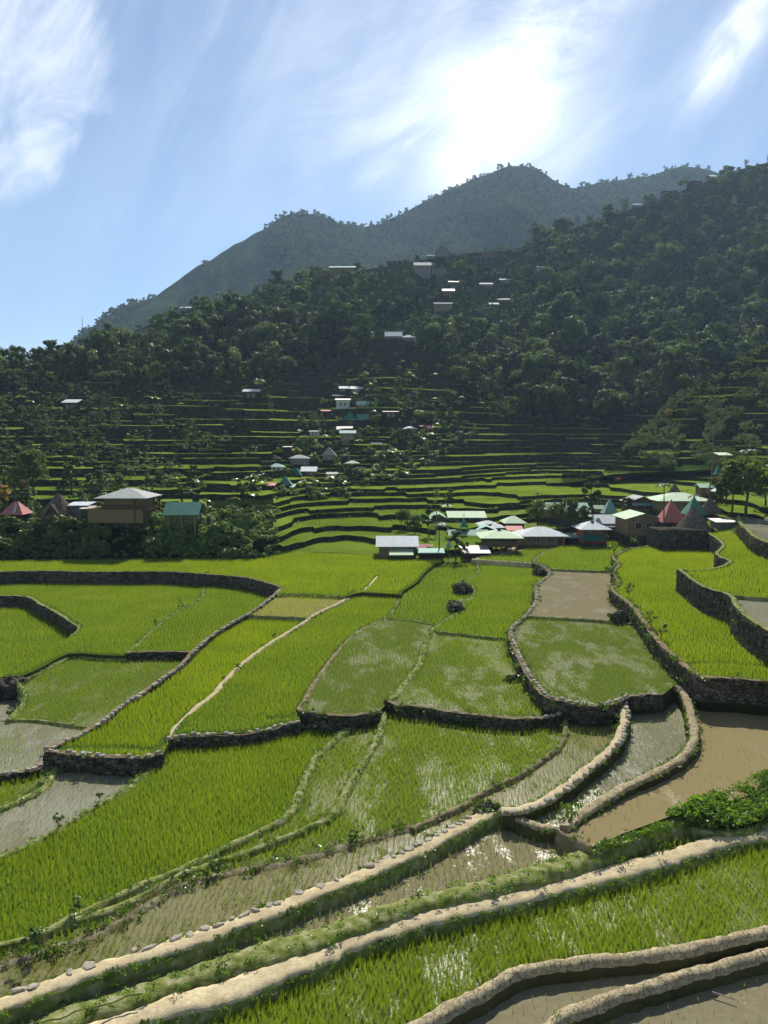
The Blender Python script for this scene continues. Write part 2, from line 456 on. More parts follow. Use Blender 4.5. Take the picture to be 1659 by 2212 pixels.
# ------------------------------------------------------------ terraces in the foreground: traced lines with their crest heights
Z = dict(F1=-19.6, F2=-19.3, F3=-19.0, F4=-18.75, F5=-18.5, F6=-18.1, F36=-18.1, F35=-17.88, F8=-18.4, F9=-18.6,
         F10=-18.75, F11=-19.0, F12=-19.9, F13=-18.1, F14=-17.75, F21=-17.4, F22=-17.95, F23=-17.8, F24=-17.75, F25=-17.7,
         F26=-17.6, F27=-16.75, F28=-16.9, F29=-16.65, F30=-17.0, F31=-15.7, F32=-13.4, F33=-13.5, F34=-11.5, F17=-19.0,
         F18=-18.9, F15=-19.5, F16=-19.6, F19=-20.4, F20=-20.5)
# name: (trace, crest z, foot z, width, rise above crest z, surface, capstones?)
LT = {
 'b2': ("F 330,2080 470,1950 640,1885 830,1815 1100,1735 1350,1665 1659,1585 2100,1500", -19.3, -19.9, .52, .34, 'mud_dry', 0),
 'b1': ("F -700,2200 -336,1990 -150,1885 0,1810 100,1745 200,1695 350,1665 620,1625 860,1605 1100,1575 1380,1515 1659,1455 2100,1370", -19.0, -19.6, .52, .34, 'mud_dry', 0),
 'p1': ("D 0,1850 560,1620 900,1500 1180,1430 1400,1350 E 276,1522 600,1385 900,1290 F 0,1287 300,1222 600,1145 900,1070 1200,980 1450,905 1700,860 2100,790", -18.7, -19.3, .95, .24, 'path', 0),
 'g2': ("F 1085,800 1240,845 1400,865 1500,862 1659,815 2100,740", -18.5, -18.9, .5, .2, 'grassy', 0),
 'g1': ("D -200,1760 150,1640 380,1540 700,1440 1000,1330 1380,1205 E 276,1405 600,1290 900,1190 1200,1120 1400,1070 F 300,1105 600,1000 800,915 1000,838 1100,797 1250,750 1400,715 1659,640 2100,540", (-18.6, -18.15), -18.9, .95, .22, 'grassy', 0),
 'p2': ("D -200,1570 0,1485 300,1372 600,1265 940,1165 1200,1070 1500,960 E 276,1168 500,1085 700,1000 900,910 1050,830 1180,760 1280,708 1340,697 F 70,738", -18.1, -18.6, .68, .20, 'path', 2),
 'p2b': ("F 60,736 150,758 230,800 320,835 440,852", -18.1, -18.6, .5, .26, 'mud_dry', 0),
 'c5': ("F 440,862 540,905 650,950", -17.95, -18.7, .4, .16, 'earth', 0),
 'r1': ("D -200,1370 0,1300 150,1235 350,1175 600,1085 800,960 1000,850 1150,805 1300,770 1500,735 E 276,975 400,940 550,890 700,850 870,800", -18.35, -18.8, .62, .34, 'drygrass', 0),
 'b3': ("E 860,797 960,752 1130,670 1200,622 1320,562 1450,500 1600,395 1659,345 F 480,300 480,215 438,168", -18.1, -18.8, .36, .24, 'earth', 0),
 'b4': ("D -200,1215 0,1165 200,1110 350,1040 500,1000 680,940 820,860 1000,770 1250,680 1500,590 E 276,800 430,715 520,560 600,420 650,340 690,250 712,155", -18.4, -19.1, .46, .26, 'grassy', 0),
 'b5': ("D 300,1050 450,980 560,930 750,840 940,760 1100,690 1300,590 1520,480 E 217,676 250,590 290,490 340,400 400,345 480,270 545,212", -18.6, -19.2, .46, .26, 'grassy', 0),
 'w23': ("B 125,1080 200,1090 300,1105 420,1115 530,1108 650,1078", -17.75, -19.0, .4, .12, 'stone', 0),
 'w25': ("B 705,1022 800,1048 950,1062 1100,1088 1300,1112 1500,1132 1659,1132", -17.7, -18.6, .4, .12, 'stone', 0),
 'lg': ("B 690,1072 850,1082 1100,1122 1300,1148 1500,1160 C 200,1162 330,1155 435,1135", (-18.45, -17.75), -18.9, .42, .12, 'stone', 1),
 'lg2': ("B -60,1215 0,1208 150,1190 300,1188 400,1192 475,1160", (-18.8, -18.6), -19.1, .4, .12, 'stone', 1),
 'b6': ("B 130,1075 180,990 230,900 330,760 420,650 540,550 690,475 760,410 800,330 900,260 960,190 1030,140 1100,119 1230,122", -17.9, -18.7, .5, .14, 'earth', 0),
 'b7': ("B 705,1015 760,970 860,850 920,770 950,650 985,570 1030,530 1090,485 1180,430 1205,395 1190,365 1255,345 1275,290 1245,255 1205,235 1280,200 1300,150 1262,92", -17.65, -18.2, .5, .14, 'grassy', 0),
 'c24': ("B 700,480 850,492 1015,520", -17.8, -18.1, .22, .12, 'grassy', 0),
 'c26': ("B 1030,562 1150,575 1350,598 1470,606", -17.55, -17.9, .22, .12, 'grassy', 0),
 'c30': ("B 1262,92 1400,98 1659,116 C 150,240 300,250", -16.95, -17.8, .4, .1, 'path', 0),
 'e30': ("B 1262,92 1400,50 1550,10 C 100,200 200,178 350,148 480,152", -17.0, -18.2, .45, .1, 'path', 0),
 'w2': ("C 480,150 400,175 345,200 300,245 350,268 392,310 365,342 312,385 312,470 250,560 180,618 162,665 190,745 240,850 300,950 380,1030 480,1057 620,1082 720,1076 785,1058", -16.85, -17.9, .55, .12, 'stone', 2),
 'e29': ("C 480,150 600,122 700,97 850,88 1000,88 1020,118", -16.65, -18.0, .35, .1, 'path', 0),
 'c27': ("C 392,284 550,292 735,298", -16.6, -16.9, .25, .14, 'grassy', 0),
 'c28': ("C 262,560 400,568 600,578 760,590", -16.75, -17.0, .22, .12, 'grassy', 0),
 'w28': ("C 785,1058 850,1028 940,1024 1040,1018", -16.9, -17.7, .4, .12, 'stone', 1),
 'w7': ("C 440,1132 480,1110 560,1108 640,1102 745,1098 800,1090", (-17.6, -17.4), -18.3, .4, .12, 'stone', 1),
 'p3': ("C 790,1055 820,1120 822,1200 F 808,250 785,325 700,420 600,500 530,560 450,620 340,690 220,735 110,738", (-17.3, -17.8), -18.3, .55, .16, 'path', 2),
 'c36': ("C 815,1048 930,1044 1045,1058", -17.5, -17.8, .3, .12, 'earth', 0),
 'b8': ("C 1062,965 1150,985 1198,1080 F 1215,205 1232,265 1220,345 1150,435 1000,522 820,608 680,692 570,762 480,838", (-17.1, -17.85), -18.5, .52, .24, 'mud_dry', 0),
 'w3': ("C 1025,118 940,155 860,165 765,212 790,260 762,300 790,370 752,405 860,490 930,580 1000,680 1120,800 1230,890 1290,915 1450,922 1659,940 1950,955", -15.6, -17.1, .5, .12, 'stone', 0),
 'c35': ("C 1090,952 1170,962 1300,952 1450,960 1659,980 1950,1000", -17.25, -17.9, .45, .16, 'grassy', 0),
 'w4': ("C 1320,80 1372,112 1400,150 1362,190 1385,215 1442,240 1400,268 1330,285 1190,295 1142,285 1190,322 1290,390 1440,440 1475,500 1560,580 1659,640 1950,770", -13.35, -15.9, .5, .12, 'stone', 0),
 'c33': ("C 1445,440 1550,448 1659,456 1950,470", -13.3, -13.7, .3, .14, 'grassy', 0),
 'w5': ("C 1490,-20 1500,20 1540,55 1580,95 1659,130 1950,230", -11.45, -13.6, .6, .12, 'stone', 0),
 'w0': ("A -400,218 0,213 200,208 500,213 900,212 1100,224 1300,240 1420,262 1500,286 1528,300", -17.35, -19.1, .45, .12, 'stone', 0),
 's13': ("A 1528,300 1490,340 1400,408 1340,447 1240,502 1130,575 1040,658 985,722 870,802 760,882 650,950 570,1020 450,1090 330,1150 268,1182", (-17.5, -18.1), -19.6, .42, .1, 'stone', 2),
 'w13': ("A 255,1182 300,1198 450,1210 600,1222 750,1226 885,1202", -18.05, -19.6, .5, .1, 'stone', 1),
 's22': ("A 925,1130 970,1052 1060,962 1160,882 1230,802 1300,732 1400,650 1500,582 B 0,602 160,502 260,435 400,370 492,312", (-18.1, -17.7), -18.6, .4, .12, 'path', 0),
 't21': ("B 545,300 590,260 640,202", -17.5, -17.8, .3, .12, 'path', 0),
 'c22': ("B 492,312 600,305 800,322", -17.7, -18.2, .18, .05, 'grassy', 0),
 'c21': ("A 1505,335 1580,332 1659,336 B 200,322 440,332", -17.45, -17.8, .2, .05, 'grassy', 0),
 'c14': ("A 1340,448 1500,455 1659,463 B 190,482", -17.7, -18.1, .22, .1, 'grassy', 0),
 'w22': ("A 925,1128 1000,1110 1150,1108 1350,1095 1450,1080 1540,1052 B 60,1172 135,1158", -18.1, -18.8, .45, .12, 'stone', 1),
 'l10': ("A 1000,1122 950,1150 900,1190 820,1290 740,1350 D 690,300 600,342 450,430 300,520 150,600 0,665 -200,750", -18.75, -19.5, .4, .12, 'grassy', 0),
 'g11': ("A 830,1258 700,1252 500,1248 360,1250 D 350,150 300,190 250,270 180,320 50,380 0,402 -200,455", -18.95, -20.1, .5, .16, 'grassy', 0),
 'w16': ("A -200,1345 0,1322 120,1306 205,1288 235,1230 262,1185", -19.55, -20.1, .5, .12, 'stone', 1),
 'c16': ("A 45,1018 200,1021 350,1042 480,1060", -19.5, -19.7, .2, .1, 'grassy', 0),
 'e15': ("A 92,812 132,868 122,930 85,975 45,1018", -19.4, -20.4, .4, .14, 'grassy', 0),
 'w20': ("A -200,840 0,822 92,812", -19.6, -20.6, .5, .2, 'stone', 0),
 'c15': ("A 92,812 200,768 340,692 420,676 560,686 690,690", -19.4, -19.7, .35, .12, 'grassy', 0),
 'w18': ("A 690,655 850,648 1048,650", -18.85, -19.6, .4, .1, 'stone', 0),
 'c17': ("A 690,655 750,602 850,512 960,430 1090,360 1110,300 1128,272", -18.85, -19.3, .35, .12, 'grassy', 0),
 'w19': ("A -400,350 0,345 150,350 220,388 300,430 400,494 436,522 402,560 360,590 210,660 100,740 20,800 -200,920", (-19.0, -19.4), -20.5, .5, .14, 'stone', 0),
}
GRASS_EDGE = {}
LINES = {}


def resample(P, step):
    """Catmull-Rom through points, then even spacing"""
    P = [Vector(p) for p in P]
    Q = [P[0] * 2 - P[1]] + P + [P[-1] * 2 - P[-2]]
    out = []
    for i in range(1, len(Q) - 2):
        a, b, c, d = Q[i - 1:i + 3]
        n = max(2, int((c - b).length / (step * .5)))
        for k in range(n):
            t = k / n
            out.append(.5 * ((2 * b) + (c - a) * t + (2 * a - 5 * b + 4 * c - d) * t * t + (3 * b - a - 3 * c + d) * t ** 3))
    out.append(P[-1])
    res, acc = [out[0]], 0
    for p, q in zip(out, out[1:]):
        acc += (q - p).length
        if acc >= step:
            res.append(q); acc = 0
    if (res[-1] - out[-1]).length > 1e-4: res.append(out[-1])
    return res


for nm, t in LT.items():
    pts = px(t[0])
    z0, z1 = t[1] if isinstance(t[1], tuple) else (t[1], t[1])
    W = [at_z(x, y, z0 + (z1 - z0) * i / (len(pts) - 1)) for i, (x, y) in enumerate(pts)]
    if nm in ('b2', 'b1', 'p1', 'g1', 'g2', 'w3', 'c35', 'w4', 'c33', 'w5'):     # run on past the edge of the picture
        d = (W[-1] - W[-2]); d.z = 0; W.append(W[-1] + d.normalized() * 13)
    if nm in ('r1', 'p2', 'g1', 'b4', 'w16', 'w20'):
        d = (W[0] - W[1]); d.z = 0; W.insert(0, W[0] + d.normalized() * 8)
    LINES[nm] = resample(W, .4)


def L(nm, rev=False, a=None, b=None):
    """slice of a line; a, b are picture x,y anchors (nearest point taken)"""
    W = LINES[nm]
    def near(s):
        x, y = px(s)[0]
        best, bi = 1e9, 0
        for i, w in enumerate(W):
            q = proj(w); d = (q[0] - x) ** 2 + (q[1] - y) ** 2
            if d < best: best, bi = d, i
        return bi
    i, j = (near(a) if a else 0), (near(b) if b else len(W) - 1)
    if i > j: i, j = j, i
    S = W[i:j + 1]
    return S[::-1] if rev else S


def proj(w):
    y = w.y * CA - w.z * SA
    u = w.y * SA + w.z * CA
    return (829.5 + FPX * w.x / y, 1106 - FPX * u / y)


def G(txt, z):
    return [at_z(x, y, z) for x, y in px(txt)]


def poly(z, *segs):
    P = []
    for s in segs:
        for p in s:
            if not P or (P[-1] - Vector((p.x, p.y, z))).length > .12:
                P.append(Vector((p.x, p.y, z)))
    return P


FIELDS = {}
def F(nm, *segs): FIELDS[nm] = poly(Z[nm], *segs)


z = Z
F('F1', L('b2'), G("F 3000,1900 2900,2700 330,2700", z['F1']))
F('F2', L('b1'), L('b2', True))
F('F3', L('p1'), L('b1', True))
F('F4', L('g1'), L('p1', True))
F('F5', L('p2'), L('p2b'), L('c5'), L('g1', True, b="F 650,950"))
F('F6', L('r1'), L('b3'), L('w7'), L('p3'), L('p2', True))
F('F36', L('p3', True), L('c36'), L('b8'), L('p2b', True))
F('F35', L('b8', True), L('w3', a="C 1100,780"), L('g1', True, a="F 650,950"), L('c5', True))
F('F8', L('b4'), L('lg'), L('b3', True), L('r1', True))
F('F9', L('b5'), G("B 475,1150 560,1108 650,1078", z['F9']), L('b4', True, a="D 300,1060"))
F('F10', L('l10', True), L('w22'), L('lg2', a="B 150,1190"), L('b5', True), L('b4', True, b="D 300,1060"))
F('F11', L('l10', True), L('w13', True), L('g11', a="D 350,150"))
F('F12', L('g11', a="D 350,150"), L('w16'))
F('F16', L('w16'), L('s13', True, a="A 268,1182", b="A 480,1062"), L('c16', True), G("A -250,1018", z['F16']))
F('F15', L('c16'), L('s13', True, a="A 480,1062", b="A 1045,652"), L('w18', True), L('c15', True), L('e15'))
F('F17', L('w0', b="A 1128,226"), L('c17', True), L('c15', True), L('w19', True, b="A 20,800"))
F('F18', L('c17'), L('w0', a="A 1128,226"), L('s13', b="A 1045,652"), L('w18', True))
F('F19', L('w19'))
F('F20', G("A -250,835 92,812 132,868 122,930 45,1018 -250,1030", z['F20']))
F('F21', L('w0'), L('s13', b="A 1495,337"), L('c21'), G("B 492,311 545,303 800,318", z['F21']), L('b6', a="B 800,330"), L('e30', b="B 1400,50"), G("P 1030,1206 1005,1213 961,1211 860,1203 760,1198 680,1195 603,1192 585,1203 560,1208 300,1209 0,1212 -260,1213", z['F21']))
F('F14', L('s13', a="A 1495,337", b="A 1340,447"), L('c14'), G("B 492,312 545,300", z['F14']), L('c21', True))
F('F13', L('s13', a="A 1340,447"), L('w13'), L('s22', b="B 190,482"), L('c14', True))
F('F22', L('s22'), L('c22'), L('b6', True, b="B 800,330"), L('w22', True))
F('F23', L('w23'), L('b7', b="B 1015,545"), L('c24', True), L('b6', True, b="B 700,475"))
F('F24', L('c24'), L('b7', a="B 1015,545"), L('b6', True, a="B 700,475"))
F('F25', L('w25'), L('w2', True, a="C 380,1030", b="C 165,640"), L('c26', True), L('b7', True, b="B 1015,560"))
F('F26', L('c26'), L('w2', True, a="C 165,640", b="C 300,245"), L('c30', True), L('b7', True, a="B 1015,560"))
F('F30', L('c30'), L('w2', True, b="C 300,245"), L('e30', True))
F('F27', L('w2', a="C 392,300", b="C 262,560"), L('c28'), L('w3', True, a="C 790,270", b="C 860,560"), L('c27', True))
F('F28', L('w2', a="C 262,560"), L('w28'), L('w3', True, a="C 860,490", b="C 1150,820"), L('c28', True))
F('F29', L('e29'), L('w3', b="C 790,275"), L('c27', True), L('w2', True, b="C 392,300"))
F('F31', L('w3'), L('w4', True), G("C 1250,60 1100,90", z['F31']))
F('F32', L('w4', b="C 1445,440"), L('c33'), L('w5', True))
F('F33', L('c33'), L('w4', True, a="C 1445,440"))
F('F34', L('w5'), G("P 2100,1085 1950,1080 1640,1095 1590,1110", z['F34']))
FIELDS['LA'] = poly(-18.6, L('lg2'), G("B 480,1110 300,1080 100,1085 0,1170", -18.6))
FIELDS['LD'] = poly(-17.3, L('w3', a="C 1060,740"), L('c35', True))
FIELDS['LC'] = poly(-17.5, L('w7'), G("C 785,1058 600,1050 300,950 430,1120", -17.5))
lgp = LINES['lg']; wp = LINES['w25'][::-1]
FIELDS['LB'] = [Vector((p.x, p.y, -18.45 + .7 * i / len(lgp))) for i, p in enumerate(lgp)] + [Vector((p.x, p.y, -17.75 - .7 * i / len(wp))) for i, p in enumerate(wp)]

# field: (bed material, rice material, x spacing, y spacing, plant height, share planted, rice label)
FS = {
 'F1': ('still_mud', 'rice_pale', .42, .42, .26, .5, 'thin young rice seedlings in the muddy paddy at the bottom right corner'),
 'F2': ('still_mud', 'rice_pale', .42, .42, .26, .5, 'few rice seedlings in the narrow mud strip between two dried mud bunds'),
 'F3': ('green_water', 'rice', .17, .14, .40, 1.0, 'tall rice standing in glinting water below the broad earth path'),
 'F4': ('green_water', 'rice', .28, .26, .45, .8, 'rice in the narrow strip between the earth path and the grassy bund'),
 'F5': ('mud_water', 'rice_pale', .30, .28, .33, .85, 'rice seedlings in the brown paddy below the stone edged path'),
 'F6': ('olive_water', 'rice_pale', .25, .24, .34, .95, 'rice seedlings in the long flooded strip above the stone edged path'),
 'F36': ('grey_water', 'rice_pale', .26, .26, .30, .6, 'sparse seedlings in the flooded paddy beside the curved stepping stone path'),
 'F35': ('brown_weed', 'rice_pale', .45, .42, .24, .4, 'scattered seedlings in the orange brown paddy at the right edge'),
 'F8': ('green_water', 'rice', .24, .17, .34, .97, 'rows of green rice in the big central paddy'),
 'F9': ('green_water', 'rice', .24, .19, .34, .95, 'rice rows in the slim curved paddy left of the central paddy'),
 'F10': ('ricebed', 'rice', .155, .15, .36, 1.0, 'dense bright rice in the largest paddy at the lower left'),
 'F11': ('grey_water', 'rice_pale', .30, .28, .28, .7, 'thin seedlings in the grey flooded paddy at the left edge'),
 'F12': ('green_water', 'rice', .25, .23, .42, 1.0, 'small patch of dark rice under the short wall at the left edge'),
 'F13': ('ricebed', 'rice_y', .18, .17, .36, 1.0, 'dense yellow green rice below the yellowish strip'),
 'F14': ('brown_weed', 'rice_y', .32, .30, .42, .8, 'patchy yellow rice in the small strip above the thin bund'),
 'F15': ('green_water', 'rice', .26, .21, .28, .85, 'rice rows in the paler paddy left of the stone edged bund'),
 'F16': ('grey_water', 'rice_pale', .25, .24, .34, .85, 'pale sparse rice in the paddy at the left edge below the thin bund'),
 'F17': ('ricebed', 'rice', .20, .19, .36, 1.0, 'bright rice below the long dark wall at the left'),
 'F18': ('ricebed', 'rice', .21, .20, .34, 1.0, 'darker rice between the frame of sticks and the stone edged bund'),
 'F19': ('ricebed', 'rice', .25, .23, .44, 1.0, 'rice in the sunken paddy at the left edge'),
 'F20': ('grey_water', None, 1, 1, 1, 0, ''),
 'F21': ('ricebed', 'rice_y', .23, .22, .38, 1.0, 'bright rice in the far paddy in front of the houses'),
 'F22': ('ricebed', 'rice', .18, .17, .36, 1.0, 'dense rice in the long paddy left of the winding bund'),
 'F23': ('green_water', 'rice_pale', .30, .24, .34, .85, 'thin rice rows in the pale flooded paddy at the centre'),
 'F24': ('ricebed', 'rice', .27, .25, .36, 1.0, 'dark green rice above the pale flooded paddy'),
 'F25': ('green_water', 'rice', .25, .21, .28, .95, 'brownish green rice beside the high overgrown wall'),
 'F26': ('ricebed', 'rice', .22, .20, .36, 1.0, 'bright rice behind the brownish paddy at the centre'),
 'F27': ('mud_water', 'rice_pale', .7, .7, .2, .3, 'a few tufts in the bare muddy paddy'),
 'F28': ('green_water', 'rice_pale', .30, .27, .30, .75, 'patchy rice in the flooded paddy ringed by the stone topped wall'),
 'F29': ('ricebed', 'rice', .28, .26, .42, 1.0, 'bright rice just below the village houses'),
 'F30': ('ricebed', 'rice', .28, .26, .42, 1.0, 'narrow rice strip along the path below the houses'),
 'F31': ('ricebed', 'rice_y', .21, .20, .36, 1.0, 'yellow green rice in the large curved paddy on the right'),
 'F32': ('ricebed', 'rice_y', .28, .26, .42, 1.0, 'yellowish rice in the raised paddy at the right edge'),
 'F33': ('grey_water', 'rice_pale', .4, .4, .25, .4, 'sparse seedlings in the small muddy paddy at the right edge'),
 'F34': ('grey_water', None, 1, 1, 1, 0, ''),
 'LD': ('grassy', None, 1, 1, 1, 0, ''), 'LA': ('grassy', None, 1, 1, 1, 0, ''), 'LB': ('soil', None, 1, 1, 1, 0, ''), 'LC': ('soil', None, 1, 1, 1, 0, ''),
}


def seg_hits(P):
    """first proper crossing of the outline with itself"""
    A = np.array([(p.x, p.y) for p in P]); B = np.roll(A, -1, 0); n = len(A)
    for i in range(n):
        a, b = A[i], B[i]; c, d = A[i + 2:], B[i + 2:]
        if i == 0: c, d = c[:-1], d[:-1]
        if len(c) == 0: continue
        r = b - a; s_ = d - c
        den = r[0] * s_[:, 1] - r[1] * s_[:, 0]
        den = np.where(abs(den) < 1e-12, 1e-12, den)
        t = ((c[:, 0] - a[0]) * s_[:, 1] - (c[:, 1] - a[1]) * s_[:, 0]) / den
        u = ((c[:, 0] - a[0]) * r[1] - (c[:, 1] - a[1]) * r[0]) / den
        k = np.where((t > 0) & (t < 1) & (u > 0) & (u < 1))[0]
        if len(k):
            j = i + 2 + int(k[-1])
            return i, j, a + r * t[k[-1]]
    return None


def clean(P):
    for _ in range(60):
        h = seg_hits(P)
        if not h: break
        i, j, q = h
        z_ = P[0].z if abs(P[0].z - P[j].z) < .01 else (P[i].z + P[j].z) / 2
        Q = Vector((q[0], q[1], z_)); inner = P[i + 1:j + 1]; outer = P[:i + 1] + P[j + 1:]
        P = (outer[:i + 1] + [Q] + outer[i + 1:]) if len(inner) < len(outer) else ([Q] + inner)
    return P


def tess(P):
    tri = geometry.tessellate_polygon([[Vector((p.x, p.y, 0)) for p in P]])
    return [tuple(t) for t in tri]


def area2(P): return sum(a.x * b.y - b.x * a.y for a, b in zip(P, P[1:] + P[:1]))


for nm in list(FIELDS):
    P = FIELDS[nm] = clean(FIELDS[nm])
    if area2(P) < 0: P.reverse()
    fs = []
    for t in tess(P):
        a, b, c = (P[i] for i in t)
        fs.append(t if (b - a).cross(c - a).z > 0 else t[::-1])
    n = len(P)
    low = [Vector((p.x, p.y, -21.2)) for p in P]
    o = mk('paddy_ground', P + low, fs + [(i, i + n, (i + 1) % n + n, (i + 1) % n) for i in range(n)], [M[FS[nm][0]], M['soil']],
           idx=[0] * len(fs) + [1] * n)
    tag(o, kind='structure')
S = 6000
tag(mk('ground', [(-S, -300, -21.25), (S, -300, -21.25), (S, S, -21.25), (-S, S, -21.25)], [(0, 1, 2, 3)], M['soil']), kind='structure')

# ------------------------------------------------------------ bunds, walls, paths along the traced lines
WALL_LABEL = {
 'b2': ('dried_mud_bund', 'lowest thick bund of cracked dry mud, crossing the bottom right corner', 'bund'),
 'b1': ('dried_mud_bund', 'thick dry mud bund along the lower edge of the tall rice, second from the bottom', 'bund'),
 'g1': ('grassy_bund', 'broad grass covered bund running along the upper side of the wide earth path', 'bund'),
 'g2': ('grassy_bund', 'low grass ridge curving under the green mound at the right edge', 'bund'),
 'p2b': ('dried_mud_bund', 'mud bund curving from the stone path to the leafy plant', 'bund'),
 'c5': ('earth_bund', 'short thin bund joining the leafy plant corner to the grassy bund', 'bund'),
 'r1': ('grassy_bund', 'ragged bund with dry cut grass and small shrubs above the seedling strip', 'bund'),
 'b3': ('earth_bund', 'smooth rounded earth bund along the right side of the big central paddy', 'bund'),
 'b4': ('grassy_bund', 'curved grassy bund along the left side of the big central paddy', 'bund'),
 'b5': ('grassy_bund', 'curved grassy bund between the largest bright paddy and the slim paddy', 'bund'),
 'w23': ('stone_wall', 'dark leafy stone wall at the lower end of the pale flooded paddy', 'wall'),
 'w25': ('stone_wall', 'long low stone wall above the big central paddy', 'wall'),
 'lg': ('stone_wall', 'lower wall of pale stones along the top of the big central paddy', 'wall'),
 'lg2': ('stone_wall', 'short row of pale wall stones at the top of the slim paddy', 'wall'),
 'b6': ('earth_bund', 'long winding earth bund left of the pale flooded paddy', 'bund'),
 'b7': ('grassy_bund', 'winding bund with rock lumps right of the pale flooded paddy', 'bund'),
 'c24': ('low_bund', 'thin bund at the upper end of the pale flooded paddy', 'bund'),
 'c26': ('low_bund', 'thin bund across the brownish green paddy and the bright one behind', 'bund'),
 'c30': ('low_bund', 'pale straight bund just in front of the narrow strip below the houses', 'bund'),
 'e30': ('low_bund', 'pale path edge running up towards the house on concrete posts', 'bund'),
 'w2': ('stone_wall', 'high overgrown wall topped with a winding row of pale stones', 'wall'),
 'e29': ('low_bund', 'bund along the foot of the village in front of the red walled house', 'bund'),
 'c27': ('low_bund', 'thin straight bund at the far end of the bare muddy paddy', 'bund'),
 'c28': ('low_bund', 'thin straight bund at the near end of the bare muddy paddy', 'bund'),
 'w28': ('stone_wall', 'short wall at the lower right of the patchy flooded paddy', 'wall'),
 'w7': ('stone_wall', 'short dark wall with pale top stones above the narrow water channel', 'wall'),
 'c36': ('low_bund', 'short bund closing the top of the flooded paddy by the stepping stones', 'bund'),
 'b8': ('dried_mud_bund', 'thick pale curved bund left of the orange brown paddy', 'bund'),
 'w3': ('stone_wall', 'long winding stone wall left of the large curved paddy', 'wall'),
 'c35': ('grassy_bund', 'grassy bund at the far end of the orange brown paddy', 'bund'),
 'w4': ('stone_wall', 'high jagged stone wall along the raised paddy on the right', 'wall'),
 'c33': ('low_bund', 'thin bund at the small muddy paddy on the right edge', 'bund'),
 'w5': ('stone_wall', 'highest stone wall at the right edge under the grey mud paddy', 'wall'),
 'w0': ('stone_wall', 'long dark shaded wall across the left below the far rice', 'wall'),
 's13': ('stone_wall', 'straight bund edged with small pale stones down the left', 'wall'),
 'w13': ('stone_wall', 'wall with big pale top stones at the lower end of the yellow green paddy', 'wall'),
 's22': ('earth_bund', 'narrow pale bund between the two long bright paddies at left centre', 'bund'),
 't21': ('earth_bund', 'short stub of pale bund in the far rice', 'bund'),
 'c22': ('low_bund', 'faint thin bund at the far end of the long paddy', 'bund'),
 'c21': ('low_bund', 'faint upper edge of the patchy yellow strip', 'bund'),
 'c14': ('low_bund', 'thin bund at the lower edge of the patchy yellow strip', 'bund'),
 'w22': ('stone_wall', 'low stone edge across the top of the largest bright paddy', 'wall'),
 'l10': ('grassy_bund', 'grassy left edge of the largest bright paddy', 'bund'),
 'g11': ('grassy_bund', 'bent grassy bund around the grey flooded paddy at the left edge', 'bund'),
 'w16': ('stone_wall', 'low dark stone wall at the left edge below the pale sparse rice', 'wall'),
 'c16': ('low_bund', 'thin bund between the rice rows and the pale sparse rice at the left', 'bund'),
 'e15': ('grassy_bund', 'short grassy rim beside the rocky lump at the left edge', 'bund'),
 'w20': ('stone_wall', 'dark rocky lump of wall at the left edge', 'wall'),
 'c15': ('low_bund', 'bent grassy bund at the top of the paddy with rice rows', 'bund'),
 'w18': ('stone_wall', 'short straight dark wall in the middle of the left paddies', 'wall'),
 'c17': ('low_bund', 'thin grassy bund beside the frame of sticks', 'bund'),
 'w19': ('stone_wall', 'curved dark wall around the sunken paddy at the left edge', 'wall'),
}
NEAR = {'b1', 'b2', 'p1', 'g1', 'p2', 'p2b', 'r1', 'b8', 'b3', 'p3', 'g2', 'c5'}
weeds = []       # (x, y, z, scale, kind)


